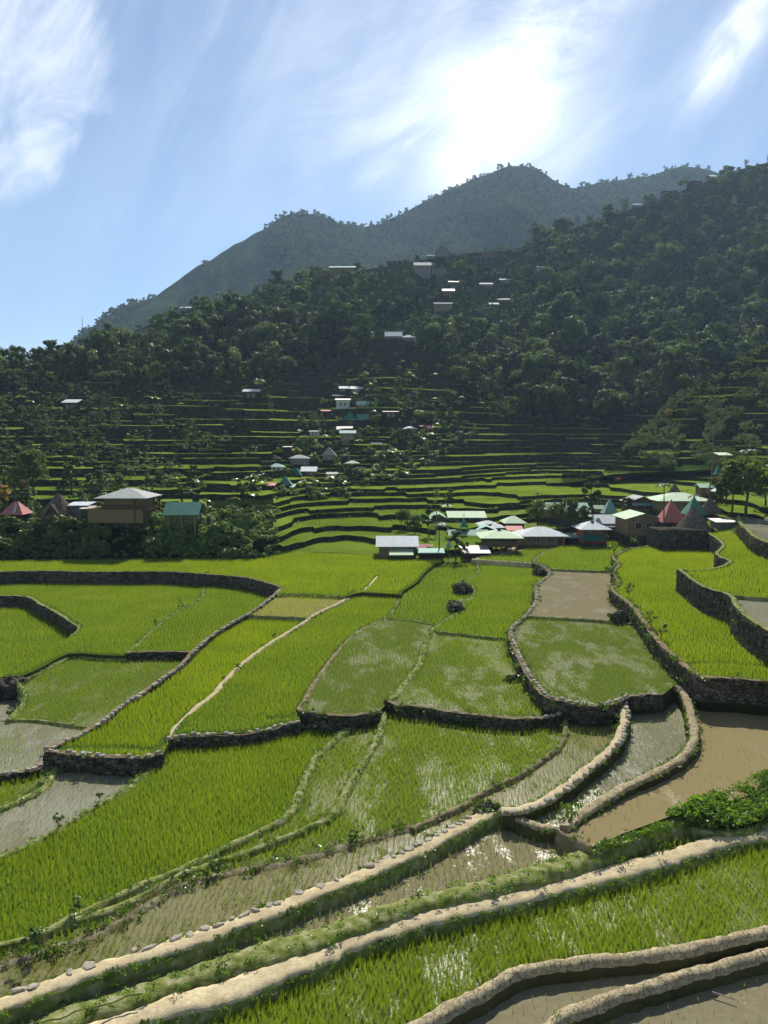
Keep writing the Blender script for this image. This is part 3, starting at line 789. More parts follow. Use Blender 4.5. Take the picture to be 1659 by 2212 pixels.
def ribbon(nm):
    trace, zc, foot, w, rise, mat, caps = LT[nm]
    W = resample(LINES[nm], .16 if nm in NEAR else .3)
    n = len(W)
    stone = mat == 'stone'
    bat = .16 if stone else .45
    if stone: prof = None
    V, Fc = [], []
    H0 = [p.z + rise for p in W]
    # offsets across (fraction of half width, height above foot 0..1)
    if stone: cs = [(1 + bat, 0), (1.08, .35), (1.05, .7), (1, .93), (.86, 1), (.3, 1.01), (-.3, 1.01), (-.86, 1), (-1, .93), (-1.05, .7), (-1.08, .35), (-1 - bat, 0)]
    else: cs = [(1.5, 0), (1.3, .45), (1.12, .72), (.88, .9), (.5, .98), (0, 1), (-.5, .98), (-.88, .9), (-1.12, .72), (-1.3, .45), (-1.5, 0)]
    if mat in ('path', 'mud_dry') and nm not in ('b1', 'b2'): cs = [(1.5, 0), (1.28, .5), (1.1, .82), (.96, .95), (.5, 1), (0, 1.0), (-.5, 1), (-.96, .95), (-1.1, .82), (-1.28, .5), (-1.5, 0)]
    m = len(cs)
    sd = (sum(map(ord, nm)) % 97) * 3.1
    for i, p in enumerate(W):
        t = (W[min(i + 1, n - 1)] - W[max(i - 1, 0)]); t.z = 0; t.normalize()
        nr = Vector((-t.y, t.x, 0))
        wob = noise.noise(Vector((p.x * .5, p.y * .5, sd))) * .22 + noise.noise(Vector((p.x * 1.7, p.y * 1.7, sd))) * .16
        hz = noise.noise(Vector((p.x * 1.1, p.y * 1.1, sd + 9))) * .05
        top = H0[i] + hz * (1.6 if stone else 1)
        for j, (a, h) in enumerate(cs):
            jx = noise.noise(Vector((p.x * 2.6, p.y * 2.6 + j * 7.3, sd + 3))) * (.14 if stone else .09) + noise.noise(Vector((p.x * 7, p.y * 7 + j * 3.3, sd))) * .03
            jz = noise.noise(Vector((p.x * 3.1 + 5, p.y * 3.1 + j * 5.1, sd))) * (.07 if stone else .045) + noise.noise(Vector((p.x * 8.3, p.y * 8.3 + j * 4.1, sd + 2))) * .035
            off = nr * (a * w * .5 * (1 + wob) + jx * (1 if h < .99 else .3))
            V.append((p.x + off.x, p.y + off.y, foot + (top - foot) * h + jz * (0 if h == 0 else 1)))
        if i:
            b = (i - 1) * m; c = i * m
            Fc += [(b + j, b + j + 1, c + j + 1, c + j) for j in range(m - 1)]
    Fc += [tuple(range(m)), tuple(range((n - 1) * m, n * m))[::-1]]
    mats = [M[mat]]; idx = None
    if stone:
        mats = [M['stone'], M['earth'], M['grassy']]
        k = 2 if nm in ('w4', 'w19', 'w5') else 1
        idx = [k if (q % (m - 1)) in (4, 5, 6) else 0 for q in range((n - 1) * (m - 1))] + [0, 0]
    if nm in ('p1', 'p2', 'b1', 'b2', 'b8', 'p3', 'b3', 'p2b'):
        mats = [M[mat], M['grassy'] if nm in ('p1', 'p2', 'b3') else M['soil']]
        idx = [1 if (q % (m - 1)) in (0, 1, m - 3, m - 2) else 0 for q in range((n - 1) * (m - 1))] + [0, 0]
    if nm in WALL_LABEL:
        name, lab, cat = WALL_LABEL[nm]
        o = mk(name, V, Fc, mats, smooth=not stone, idx=idx); tag(o, lab, cat)
    else:
        o = mk('path', V, Fc, mats, smooth=True, idx=idx); tag(o, kind='structure')
    if caps:
        b = MB(); r = random.Random(sd)
        step = .42
        Q = resample(LINES[nm], step)
        for i, p in enumerate(Q[:-1]):
            t = Q[i + 1] - p; t.z = 0
            if t.length < 1e-4: continue
            t.normalize(); nr = Vector((-t.y, t.x, 0))
            sides = [0] if caps == 1 else [1]
            for sgn in sides:
                if r.random() < (.12 if nm != 'p2' else .35): continue
                sx, sy, sz = r.uniform(.15, .26), r.uniform(.11, .22), r.uniform(.06, .13)
                if nm == 'p2': sx, sy, sz = r.uniform(.10, .36), r.uniform(.10, .28), r.uniform(.025, .055)
                c = Vector((p.x, p.y, p.z + rise + sz * .3)) + nr * (sgn * w * (.42 if nm != 'w2' else .1) + r.uniform(-.08, .08)) + t * r.uniform(-.08, .08)
                a = r.uniform(-.5, .5) + math.atan2(t.y, t.x)
                k = r.choice((6, 7, 8)) if nm != 'p2' else r.choice((4, 5, 5, 6)); ring = []
                ph = r.uniform(0, 6)
                rs = [r.uniform(.78, 1.12) for _ in range(k)]
                vs = []
                for (rz, rr) in ((-1, .9), (.55, 1.0), (1.0, .72)):
                    for q in range(k):
                        u = ph + 2 * math.pi * q / k
                        x0, y0 = math.cos(u) * sx * rs[q] * rr, math.sin(u) * sy * rs[q] * rr
                        vs.append((c.x + x0 * math.cos(a) - y0 * math.sin(a), c.y + x0 * math.sin(a) + y0 * math.cos(a), c.z + rz * sz + r.uniform(-.012, .012)))
                f = [tuple(range(2 * k, 3 * k))]
                for lv in (0, 1): f += [(lv * k + q, lv * k + (q + 1) % k, lv * k + k + (q + 1) % k, lv * k + k + q) for q in range(k)]
                b.add(vs, f)
        b.build('capstones' if stone else 'edge_stones', M['cap'], o)
    # weeds growing on it
    r = random.Random(sd + 1)
    dens = dict(stone=1.5, grassy=5.0, drygrass=9.0, earth=2.0, mud_dry=.25, path=1.4)[mat]
    if nm in ('w2', 'w3', 'w23', 'w25'): dens = 4.0
    if nm in ('w0', 'w19'): dens = 2.0
    if nm in ('g1',): dens = 6.0
    if nm in ('p1', 'p2'): dens = 7.0
    if nm in ('b3', 'b8', 'p2b', 'p3'): dens = 4.0
    if nm in ('b4', 'b5', 'l10', 'g11'): dens = 5.0
    if nm in ('c24', 'c26', 'c27', 'c28', 'c22', 'c21', 'c14', 'c16', 'c33', 't21', 'w18'): dens = 1.5
    for i, p in enumerate(W[:-1]):
        seg = (W[i + 1] - p).length
        k = int(dens * seg + r.random())
        t = (W[i + 1] - p); t.z = 0
        if t.length < 1e-5: continue
        t.normalize(); nr = Vector((-t.y, t.x, 0))
        for _ in range(k):
            if stone:
                s = r.choice((-1, 1)); h = r.random() ** .7
                q = p + nr * (s * w * .56)
                weeds.append((q.x, q.y, foot + (H0[i] - foot) * h, r.uniform(.12, .34) * (1.35 if dens > 3 else 1), 0))
            elif mat == 'path' or mat == 'mud_dry':
                s = r.choice((-1, 1)); q = p + nr * (s * w * r.uniform(.56, .75))
                weeds.append((q.x, q.y, H0[i] - rise * r.uniform(.3, 1.1), r.uniform(.10, .24), 1 if r.random() < .35 else 0))
            elif mat == 'drygrass':
                q = p + nr * (w * r.uniform(-.75, .75))
                weeds.append((q.x, q.y, H0[i] - .03, r.uniform(.12, .36), 2 if r.random() < .6 else 0))
            else:
                q = p + nr * (w * r.uniform(-.75, .75))
                weeds.append((q.x, q.y, H0[i] - .05 - rise * .3 * abs((q - p).length / (w * .75)), r.uniform(.10, .26), 1 if r.random() < .7 else 0))


for nm in LT: ribbon(nm)

# ------------------------------------------------------------ geometry-node scatter (for what nobody could count)
def proto(name, V, Fc, mat):
    me = bpy.data.meshes.new(name); me.from_pydata([tuple(v) for v in V], [], Fc); me.materials.append(mat); me.update()
    return bpy.data.objects.new(name, me)


def scatter(name, pts, protos, label, kind='stuff', tilt=.12, cat=None):
    """pts rows: x y z scale; one object whose points carry random copies of the given plants"""
    pts = np.asarray(pts, dtype=float)
    if len(pts) == 0: return None
    me = bpy.data.meshes.new(name)
    me.from_pydata(pts[:, :3].tolist(), [], [])
    n = len(pts)
    a = me.attributes.new('sc', 'FLOAT', 'POINT'); a.data.foreach_set('value', pts[:, 3].astype(np.float32))
    rot = np.stack([rng.normal(0, tilt, n), rng.normal(0, tilt, n), rng.uniform(0, 6.283, n)], 1).astype(np.float32)
    b = me.attributes.new('rt', 'FLOAT_VECTOR', 'POINT'); b.data.foreach_set('vector', rot.ravel())
    c = me.attributes.new('pk', 'INT', 'POINT'); c.data.foreach_set('value', rng.integers(0, len(protos), n).astype(np.int32))
    o = bpy.data.objects.new(name, me); COL.objects.link(o)
    ng = bpy.data.node_groups.new(name + '_nodes', 'GeometryNodeTree')
    ng.interface.new_socket(name='Geometry', in_out='INPUT', socket_type='NodeSocketGeometry')
    ng.interface.new_socket(name='Geometry', in_out='OUTPUT', socket_type='NodeSocketGeometry')
    ns, ls = ng.nodes, ng.links
    gi, go = ns.new('NodeGroupInput'), ns.new('NodeGroupOutput')
    ip = ns.new('GeometryNodeInstanceOnPoints')
    jn = ns.new('GeometryNodeJoinGeometry')
    for p in reversed(protos):
        oi = ns.new('GeometryNodeObjectInfo'); oi.inputs[0].default_value = p
        oi.inputs['As Instance'].default_value = True
        ls.new(oi.outputs['Geometry'], jn.inputs[0])
    def att(nm, dt):
        q = ns.new('GeometryNodeInputNamedAttribute'); q.data_type = dt; q.inputs[0].default_value = nm
        return q.outputs['Attribute']
    ls.new(gi.outputs[0], ip.inputs['Points']); ls.new(jn.outputs[0], ip.inputs['Instance'])
    ip.inputs['Pick Instance'].default_value = True
    ls.new(att('pk', 'INT'), ip.inputs['Instance Index'])
    e2r = ns.new('FunctionNodeEulerToRotation'); ls.new(att('rt', 'FLOAT_VECTOR'), e2r.inputs[0]); ls.new(e2r.outputs[0], ip.inputs['Rotation'])
    ls.new(att('sc', 'FLOAT'), ip.inputs['Scale'])
    ls.new(ip.outputs[0], go.inputs[0])
    md = o.modifiers.new('scatter', 'NODES'); md.node_group = ng
    tag(o, label, kind=kind)
    return o


def blades(n, rad, w, h, lean, seed, seg=2):
    r = random.Random(seed); V, Fc = [], []
    for _ in range(n):
        a = r.uniform(0, 6.283); d = r.uniform(0, 6.283)
        rr = rad * math.sqrt(r.random()); x, y = math.cos(a) * rr, math.sin(a) * rr
        hh = h * r.uniform(.65, 1.1); ln = lean * r.uniform(.2, 1.2)
        dx, dy = math.cos(d), math.sin(d); sx, sy = -dy * w * .5, dx * w * .5
        b = len(V)
        for k in range(seg + 1):
            t = k / seg; cx, cy, cz = x + dx * ln * t * t, y + dy * ln * t * t, hh * (t - .15 * t * t * ln / max(h, .01))
            ws = (1 - t * .85) if k < seg else .1
            V += [(cx - sx * ws, cy - sy * ws, cz), (cx + sx * ws, cy + sy * ws, cz)]
            if k: Fc.append((b + 2 * k - 2, b + 2 * k - 1, b + 2 * k + 1, b + 2 * k))
    return V, Fc


RP = {}
for k in ('rice', 'rice_y'):
    RP[k] = [proto('rice_plant', *blades(15, .11, .024, .92, .22, 10 + i), M[k]) for i in range(3)]
RP['rice_pale'] = [proto('rice_plant', *blades(8, .06, .030, 1.0, .24, 20 + i), M['rice_pale']) for i in range(3)]

from mathutils.kdtree import KDTree
allp = [(p, LT[nm][3] * .5 + .14) for nm in LT for p in LINES[nm]]
kd = KDTree(len(allp))
for i, (p, w) in enumerate(allp): kd.insert((p.x, p.y, 0), i)
kd.balance()


def inside(P, X, Y):
    xs = np.array([p.x for p in P]); ys = np.array([p.y for p in P])
    c = np.zeros(len(X), bool); j = len(xs) - 1
    for i in range(len(xs)):
        if ys[i] != ys[j]:
            t = ((ys[i] > Y) != (ys[j] > Y)) & (X < (xs[j] - xs[i]) * (Y - ys[i]) / (ys[j] - ys[i]) + xs[i])
            c ^= t
        j = i
    return c


order = {k: Z[k] for k in Z if k in FIELDS}
for nm in FIELDS:
    bed, rk, dx, dy, h, share, lab = FS[nm]
    if rk is None: continue
    P = FIELDS[nm]
    xs, ys = [p.x for p in P], [p.y for p in P]
    X, Y = np.meshgrid(np.arange(min(xs), max(xs), dx), np.arange(min(ys), max(ys), dy))
    X, Y = X.ravel(), Y.ravel()
    jit = .24 if rk != 'rice_pale' else .17
    X = X + rng.normal(0, dx * jit, len(X)) + .12 * np.sin(Y * .35); Y = Y + rng.normal(0, dy * jit, len(Y))
    # within the view, with a margin
    pxx = 829.5 + FPX * X / (Y * CA + 18 * SA)
    k = (pxx > -130) & (pxx < 1790)
    X, Y = X[k], Y[k]
    k = inside(P, X, Y)
    for other in FIELDS:          # not where a higher terrace stands on top
        if other != nm and other in order and order[other] > order[nm] + .01:
            k &= ~inside(FIELDS[other], X, Y)
    X, Y = X[k], Y[k]
    rows = []
    for x, y in zip(X, Y):
        if share < 1 and random.random() > share * (1.25 + .9 * noise.noise(Vector((x * .22, y * .22, 3.3)))): continue
        q, i, d = kd.find((x, y, 0))
        if d < allp[i][1]: continue
        s = h * (1 + .28 * noise.noise(Vector((x * .3, y * .3, 1.7)))) * random.uniform(.75, 1.2)
        rows.append((x, y, Z[nm], s))
    scatter('rice_plants', rows, RP[rk], lab)
print('rice done')

# small weeds, cut grass and clover on walls and bunds
def tuft(n, rad, size, seed, up=.5):
    r = random.Random(seed); V, Fc = [], []
    for _ in range(n):
        a = r.uniform(0, 6.283); d = rad * r.random() ** .5; e = r.uniform(-.2, 1) * rad * up
        c = Vector((math.cos(a) * d, math.sin(a) * d, max(0, e + rad * .3)))
        u = Vector((r.gauss(0, 1), r.gauss(0, 1), r.gauss(0, .6))).normalized(); w = u.orthogonal().normalized()
        s = size * r.uniform(.6, 1.3); b = len(V)
        V += [c - u * s, c + w * s * .55, c + u * s, c - w * s * .55]; Fc.append((b, b + 1, b + 2, b + 3))
    return V, Fc


WP = {0: [proto('weed', *tuft(34, .8, .26, 40 + i), M['weed']) for i in range(3)],
      1: [proto('weed', *tuft(40, .9, .22, 44 + i, .3), M['bright_weed']) for i in range(3)],
      2: [proto('weed', *blades(26, .8, .07, .8, .9, 48 + i), M['dry_weed']) for i in range(2)]}
for k, nm, lab in ((0, 'weeds', 'small dark weeds growing out of the walls and bunds'), (1, 'clover', 'bright low weeds covering the grassy bunds'),
                   (2, 'cut_grass', 'dry cut grass lying on the ragged bund')):
    scatter(nm, [w[:4] for w in weeds if w[4] == k], WP[k], lab, tilt=.5)

# ------------------------------------------------------------ the hillside beyond: columns of (picture y, distance)
HC = {
 -420: [(1212, 120), (1125, 125), (1102, 145), (1040, 170), (950, 205), (850, 250), (800, 275), (790, 300)],
 0: [(1213, 119), (1128, 125), (1105, 143), (1050, 168), (950, 205), (870, 240), (820, 280), (795, 310)],
 200: [(1211, 120), (1125, 125), (1100, 145), (1050, 165), (950, 208), (860, 250), (805, 300), (750, 350)],
 400: [(1211, 120), (1128, 126), (1105, 145), (1050, 168), (950, 210), (850, 265), (765, 330), (672, 400)],
 560: [(1208, 120.5), (1160, 124), (1115, 142), (1050, 170), (950, 215), (850, 270), (745, 350), (632, 430)],
 660: [(1194, 127), (1176, 133), (1112, 155), (1045, 188), (950, 228), (850, 285), (725, 365), (608, 450)],
 850: [(1203, 123), (1170, 136), (1105, 163), (1035, 195), (930, 235), (810, 285), (700, 370), (572, 470)],
 1000: [(1213, 118), (1170, 128), (1100, 165), (1032, 210), (930, 250), (830, 300), (690, 395), (548, 500)],
 1100: [(1180, 131), (1145, 147), (1080, 172), (1018, 238), (940, 266), (860, 300), (705, 395), (540, 530)],
 1180: [(1165, 142), (1135, 156), (1075, 178), (1018, 245), (950, 270), (865, 302), (705, 400), (515, 545)],
 1250: [(1161, 146), (1130, 160), (1075, 180), (1018, 246), (955, 272), (870, 306), (705, 400), (490, 560)],
 1400: [(1161, 137), (1128, 150), (1068, 175), (1008, 248), (945, 282), (868, 312), (690, 420), (440, 600)],
 1480: [(1166, 127), (1124, 143), (1062, 172), (1004, 244), (942, 282), (862, 314), (675, 425), (410, 620)],
 1560: [(1158, 118), (1118, 132), (1060, 170), (1000, 236), (938, 280), (852, 320), (660, 430), (378, 650)],
 1700: [(1120, 121), (1100, 132), (1055, 172), (1000, 225), (930, 280), (830, 330), (620, 450), (342, 680)],
 2150: [(1120, 121), (1100, 132), (1055, 170), (1000, 225), (930, 280), (810, 340), (560, 460), (300, 720)],
}
SC = {  # the nearer spur on the right
 1180: [(1044, 205), (1042, 206), (1039, 207), (1036, 208)],
 1250: [(1040, 205), (1037, 206), (1033, 207), (1028, 208)],
 1321: [(1025, 205), (1020, 207), (1013, 209), (1007, 211)],
 1365: [(1022, 204), (1000, 212), (975, 219), (950, 226)],
 1407: [(1020, 203), (985, 212), (950, 222), (916, 233)],
 1455: [(1018, 201), (970, 213), (915, 228), (862, 243)],
 1525: [(1015, 199), (960, 213), (895, 232), (832, 250)],
 1607: [(1012, 197), (945, 214), (860, 236), (776, 260)],
 1700: [(1008, 195), (930, 214), (825, 242), (728, 270)],
 2150: [(1005, 195), (910, 215), (790, 250), (640, 295)],
}
MC = {  # the mountains behind
 -300: [(960, 700), (930, 820), (900, 1000), (880, 1150)],
 60: [(900, 700), (870, 820), (835, 1000), (805, 1150)],
 150: [(880, 700), (820, 820), (780, 980), (746, 1120)],
 190: [(860, 700), (800, 820), (755, 980), (712, 1120)],
 260: [(840, 700), (780, 820), (725, 980), (664, 1130)],
 330: [(820, 700), (760, 840), (700, 1000), (640, 1140)],
 400: [(800, 700), (735, 860), (665, 1020), (592, 1160)],
 480: [(780, 700), (705, 880), (620, 1050), (543, 1190)],
 560: [(770, 700), (680, 900), (590, 1080), (499, 1220)],
 620: [(760, 700), (660, 920), (560, 1100), (462, 1250)],
 670: [(760, 700), (655, 920), (560, 1100), (460, 1260)],
 730: [(750, 700), (660, 920), (570, 1110), (476, 1280)],
 800: [(740, 700), (650, 930), (570, 1150), (487, 1320)],
 870: [(740, 700), (640, 920), (550, 1150), (458, 1340)],
 960: [(730, 700), (620, 900), (520, 1120), (414, 1340)],
 1050: [(720, 700), (610, 880), (490, 1100), (374, 1330)],
 1120: [(710, 700), (590, 870), (470, 1090), (355, 1320)],
 1170: [(700, 700), (590, 880), (480, 1100), (370, 1330)],
 1220: [(690, 700), (590, 900), (495, 1120), (400, 1350)],
 1300: [(680, 700), (580, 920), (490, 1150), (392, 1380)],
 1400: [(670, 700), (570, 940), (480, 1160), (378, 1400)],
 1480: [(660, 700), (555, 940), (460, 1160), (356, 1400)],
 1530: [(650, 700), (550, 940), (460, 1160), (366, 1400)],
 1700: [(640, 700), (550, 940), (470, 1160), (390, 1400)],
 2150: [(640, 700), (560, 940), (480, 1160), (400, 1400)],
}


FOREST_X = [-420, 0, 150, 300, 450, 560, 640, 700, 760, 820, 880, 950, 1020, 1060, 1200, 1330, 1420, 1500, 2150]
FOREST_Y = [860, 850, 835, 850, 835, 835, 820, 800, 775, 752, 758, 790, 860, 905, 925, 915, 895, 880, 880]


class Surf:
    """a slope given by its columns; smooth in both directions"""
    def __init__(s, cols, x0, x1, dx, nt=240, relief=0):
        xs = sorted(cols)
        kn = np.array([cols[x] for x in xs], float)            # (nx, nk, 2)
        s.X = np.arange(x0, x1 + 1e-6, dx)
        k2 = np.zeros((len(s.X), kn.shape[1], 2))
        for k in range(kn.shape[1]):
            for c in range(2): k2[:, k, c] = s.cub(np.array(xs, float), kn[:, k, c], s.X)
        s.T = np.linspace(0, kn.shape[1] - 1, nt)
        s.PY = np.array([np.interp(s.T, np.arange(kn.shape[1]), r[:, 0]) for r in k2])
        s.YY = np.array([np.interp(s.T, np.arange(kn.shape[1]), r[:, 1]) for r in k2])
        for _ in range(3):                                      # soften the knots
            for a in (s.PY, s.YY): a[:, 1:-1] = (a[:, :-2] + a[:, 1:-1] * 2 + a[:, 2:]) / 4
        if relief:
            for i, x in enumerate(s.X):
                f = float(np.interp(x, FOREST_X, FOREST_Y))
                for j in range(nt):
                    w_ = min(1, max(0, (f - 5 - s.PY[i, j]) / 80)) * min(1, (nt - 1 - j) / 25)
                    if w_ > 0: s.YY[i, j] *= 1 + w_ * (relief * noise.fractal(Vector((x / 150, s.PY[i, j] / 260, 1.3)), .9, 2, 3) + .25 * relief * noise.noise(Vector((x / 45, s.PY[i, j] / 60, 5))))
        cy = (1106 - s.PY) / FPX
        s.ZZ = s.YY * (cy * CA - SA) / (cy * SA + CA)
        s.XX = s.YY * ((s.X[:, None] - 829.5) / FPX) / (cy * SA + CA)
    @staticmethod
    def cub(x, y, q):
        m = np.gradient(y, x)
        i = np.clip(np.searchsorted(x, q) - 1, 0, len(x) - 2); h = x[i + 1] - x[i]; t = (q - x[i]) / h
        t = np.clip(t, 0, 1)
        return (2 * t**3 - 3 * t**2 + 1) * y[i] + (t**3 - 2 * t**2 + t) * h * m[i] + (-2 * t**3 + 3 * t**2) * y[i + 1] + (t**3 - t**2) * h * m[i + 1]
    def at(s, px_, py_):
        """world point of the slope seen at a picture point, or None"""
        i = int(np.clip(round((px_ - s.X[0]) / (s.X[1] - s.X[0])), 0, len(s.X) - 1))
        row = s.PY[i][::-1]
        if py_ < row[0] or py_ > row[-1]: return None
        Y = float(np.interp(py_, row, s.YY[i][::-1]))
        return at_y(px_, py_, Y)


HILL = Surf(HC, -420, 2150, 5, relief=.11)
SPUR = Surf(SC, 1180, 2150, 5)
MOUNT = Surf(MC, -300, 2150, 7)


def in_poly(pts, x, y):
    c, j = False, len(pts) - 1
    for i in range(len(pts)):
        (xi, yi), (xj, yj) = pts[i], pts[j]
        if (yi > y) != (yj > y) and x < (xj - xi) * (y - yi) / (yj - yi) + xi: c = not c
        j = i
    return c


def forest_line(x): return float(np.interp(x, FOREST_X, FOREST_Y))


TREADS = []


def terraced(name, S_, Hs, zmax, strength, split, kind='structure'):
    """contour mesh: every level has a wall and a tread, walls thin out where the slope is wooded"""
    nx = len(S_.X)
    zmin = -17.6
    lev = [zmin]
    while lev[-1] < zmax: lev.append(lev[-1] + Hs(lev[-1]))
    V, Fc, I = [], [], []
    rows = []
    for k, zl in enumerate(lev[:-1]):
        H = lev[k + 1] - zl
        for part in (0, 1, 2):
            row = []
            for i in range(nx):
                zc, yc, xc = S_.ZZ[i], S_.YY[i], S_.XX[i]
                zm = np.maximum.accumulate(zc)
                # breaks where neighbouring terraces do not meet
                q = noise.noise(Vector((S_.X[i] / 230.0 + k * 5.17, k * 3.31, split)))
                off = (.34 if q > .24 else (-.28 if q < -.26 else 0)) * H * min(1, max(0, (S_.X[i] + 500) / 400))
                st = strength(S_.X[i], None)
                w = off + .12 * H * noise.noise(Vector((S_.X[i] / 30.0, k * 2.3, split + 4)))
                zk = zl + w
                t = float(np.interp(zk, zm, np.arange(len(zm)))) if zk > zm[0] else 0.0
                t = min(t, len(zm) - 1)
                X_ = float(np.interp(t, np.arange(len(zm)), xc)); Y_ = float(np.interp(t, np.arange(len(zm)), yc)); Z_ = float(np.interp(t, np.arange(len(zm)), zm))
                row.append([X_, Y_, Z_, t, H])
            rows.append((k, part, row))
    # turn rows into wall foot, wall top (lip), tread start
    out = []
    for k, part, row in rows:
        r2 = []
        for i, (x, y, z_, t, H) in enumerate(row):
            pyv = float(np.interp(t, np.arange(S_.PY.shape[1]), S_.PY[i]))
            st = strength(S_.X[i], pyv)
            end = t >= S_.PY.shape[1] - 1.01
            start = t <= 0.01
            j = .15 * noise.noise(Vector((x * .3, y * .3, k)))
            d = 1 + x * x / (y * y)
            if part == 0: p = (x, y, z_ - (.6 if start else 0))
            elif part == 1: p = (x + .0, y + .12 + (1 - st) * .5, z_ + (H * .97 + j * .6) * st * (0 if end or start else 1))
            else: p = (x, y + .42 + (1 - st) * .6, z_ + (H * .90 + j * .3) * st * (0 if end or start else 1))
            r2.append(p)
        out.append(r2)
    V = [p for r in out for p in r]
    nr = len(out)
    for r in range(nr - 1):
        for i in range(nx - 1):
            a, b = r * nx + i, r * nx + i + 1; c, d = b + nx, a + nx
            pt = rows[r][1]
            f = forest_line(S_.X[i])
            t = rows[r][2][i][3]
            if abs(V[a][1] - V[d][1]) < 1e-4 and abs(V[b][1] - V[c][1]) < 1e-4 and abs(V[a][2] - V[d][2]) < 1e-4: continue
            pyv = float(np.interp(t, np.arange(S_.PY.shape[1]), S_.PY[i]))
            st = strength(S_.X[i], pyv)
            if st > .5 and pt == 2 and V[a][1] < 235: TREADS.append((V[a], V[b], V[c], V[d]))
            Fc.append((a, b, c, d))
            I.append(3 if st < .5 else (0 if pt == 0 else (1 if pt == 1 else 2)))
    # skirt down the far side
    n0 = len(V)
    for i in range(nx):
        x, y, z_ = S_.XX[i, -1], S_.YY[i, -1], S_.ZZ[i, -1]
        V += [(x, y, z_), (x * 1.04, y * 1.04 + 10, z_ - 8), (x * 1.3, y * 1.3, z_ * .3 - 30)]
    for i in range(nx - 1):
        for q in (0, 1):
            a = n0 + i * 3 + q; Fc.append((a, a + 3, a + 4, a + 1)); I.append(3)
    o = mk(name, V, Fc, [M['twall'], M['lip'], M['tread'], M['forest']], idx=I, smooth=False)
    tag(o, kind='structure')
    return o


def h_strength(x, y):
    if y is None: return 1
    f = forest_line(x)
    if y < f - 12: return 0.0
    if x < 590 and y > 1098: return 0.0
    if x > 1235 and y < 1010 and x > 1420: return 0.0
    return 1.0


terraced('terraced_hillside', HILL, lambda z_: .95 if z_ < -8 else (1.05 if z_ < 30 else 3.2), 262, h_strength, 3.7)


def s_strength(x, y):
    return 1.0


terraced('terraced_spur', SPUR, lambda z_: 1.2 if z_ < -3 else 1.5, 80, s_strength, 8.1)

tr = []
for a, b, c, d in TREADS:
    dep = d[1] - a[1]; wid = abs(b[0] - a[0])
    if not (-420 * a[1] / 860 < a[0] < 430 * a[1] / 860): continue
    q_ = proj(Vector(a))
    if noise.noise(Vector((a[0] / 26, a[2] / 1.3, 9.1))) < (-.22 if q_[1] > 1010 else .02): continue
    if q_[0] < 600 and q_[1] < 1110 and random.random() < .85: continue
    if q_[1] < 940: continue
    k = dep * wid * 5.5; k = int(k + random.random())
    for _ in range(min(k, 60)):
        u, v = random.random(), random.random()
        p = [(a[q] * (1 - u) + b[q] * u) * (1 - v) + (d[q] * (1 - u) + c[q] * u) * v for q in range(3)]
        tr.append((p[0], p[1], p[2] - .02, random.uniform(.2, .36)))
print('tread rice', len(tr))
scatter('rice_plants', tr, RP['rice'] + RP['rice_y'][:1], 'rice growing on the terraces of the hillside')

# mountains: ridges and gullies running down the slope
nx, nt = MOUNT.XX.shape
V, Fc = [], []
for i in range(nx):
    for j in range(0, nt, 3):
        x, y, z_ = MOUNT.XX[i, j], MOUNT.YY[i, j], MOUNT.ZZ[i, j]
        f = min(1, (nt - 1 - j) / 60) * min(1, j / 30)
        g = noise.fractal(Vector((x / 110 + z_ / 260, z_ / 420, 4.2)), .9, 2.1, 5) * 125 + noise.noise(Vector((x / 45, y / 160, z_ / 130))) * 14
        V.append((x * (1 - g * f / y), y * (1 - g * f / y), z_ * (1 - g * f / y) + noise.noise(Vector((x / 20, z_ / 20, 0))) * 3))
    x, y, z_ = V[-1]; V.append((x * 1.15, y * 1.15, z_ * .85 - 30)); V.append((x * 1.6, y * 1.6, -20))
m = len(range(0, nt, 3)) + 2
for i in range(nx - 1):
    for j in range(m - 1):
        a = i * m + j; Fc.append((a, a + m, a + m + 1, a + 1))
mo = tag(mk('mountains', V, Fc, M['mtn'], smooth=True), kind='structure')
MV = np.array(V).reshape(nx, m, 3)

# ------------------------------------------------------------ trees
def crown(seed, lobes, R0, Hc, leaf, nleaf, mat=None, z0=0.0, squash=.8):
    """a crown of many leaf-sized faces, gathered in lobes of uneven size"""
    r = random.Random(seed); V, Fc = [], []
    LB = []
    for _ in range(lobes):
        a = r.uniform(0, 6.283); d = R0 * .75 * math.sqrt(r.random()); h = z0 + Hc * (r.random() ** .8)
        k = 1 - .55 * max(0, (h - z0) / Hc - .45)
        LB.append((Vector((math.cos(a) * d * k, math.sin(a) * d * k, h)), R0 * r.uniform(.13, .34)))
    for _ in range(nleaf):
        c, rr = r.choice(LB)
        u = Vector((r.gauss(0, 1), r.gauss(0, 1), r.gauss(0, 1))).normalized()
        p = c + Vector((u.x, u.y, u.z * squash)) * rr * (r.random() ** .33) * r.uniform(.8, 1.12)
        n = (u + Vector((r.gauss(0, .5), r.gauss(0, .5), .5 + r.gauss(0, .5)))).normalized()
        t = n.orthogonal().normalized(); t.rotate(__import__('mathutils').Quaternion(n, r.uniform(0, 6.283))); w = n.cross(t)
        s = leaf * r.uniform(.6, 1.35); b = len(V)
        V += [p - t * s, p + w * s * .5 - n * s * .12, p + t * s, p - w * s * .5 - n * s * .12]; Fc.append((b, b + 1, b + 2, b + 3))
    return V, Fc


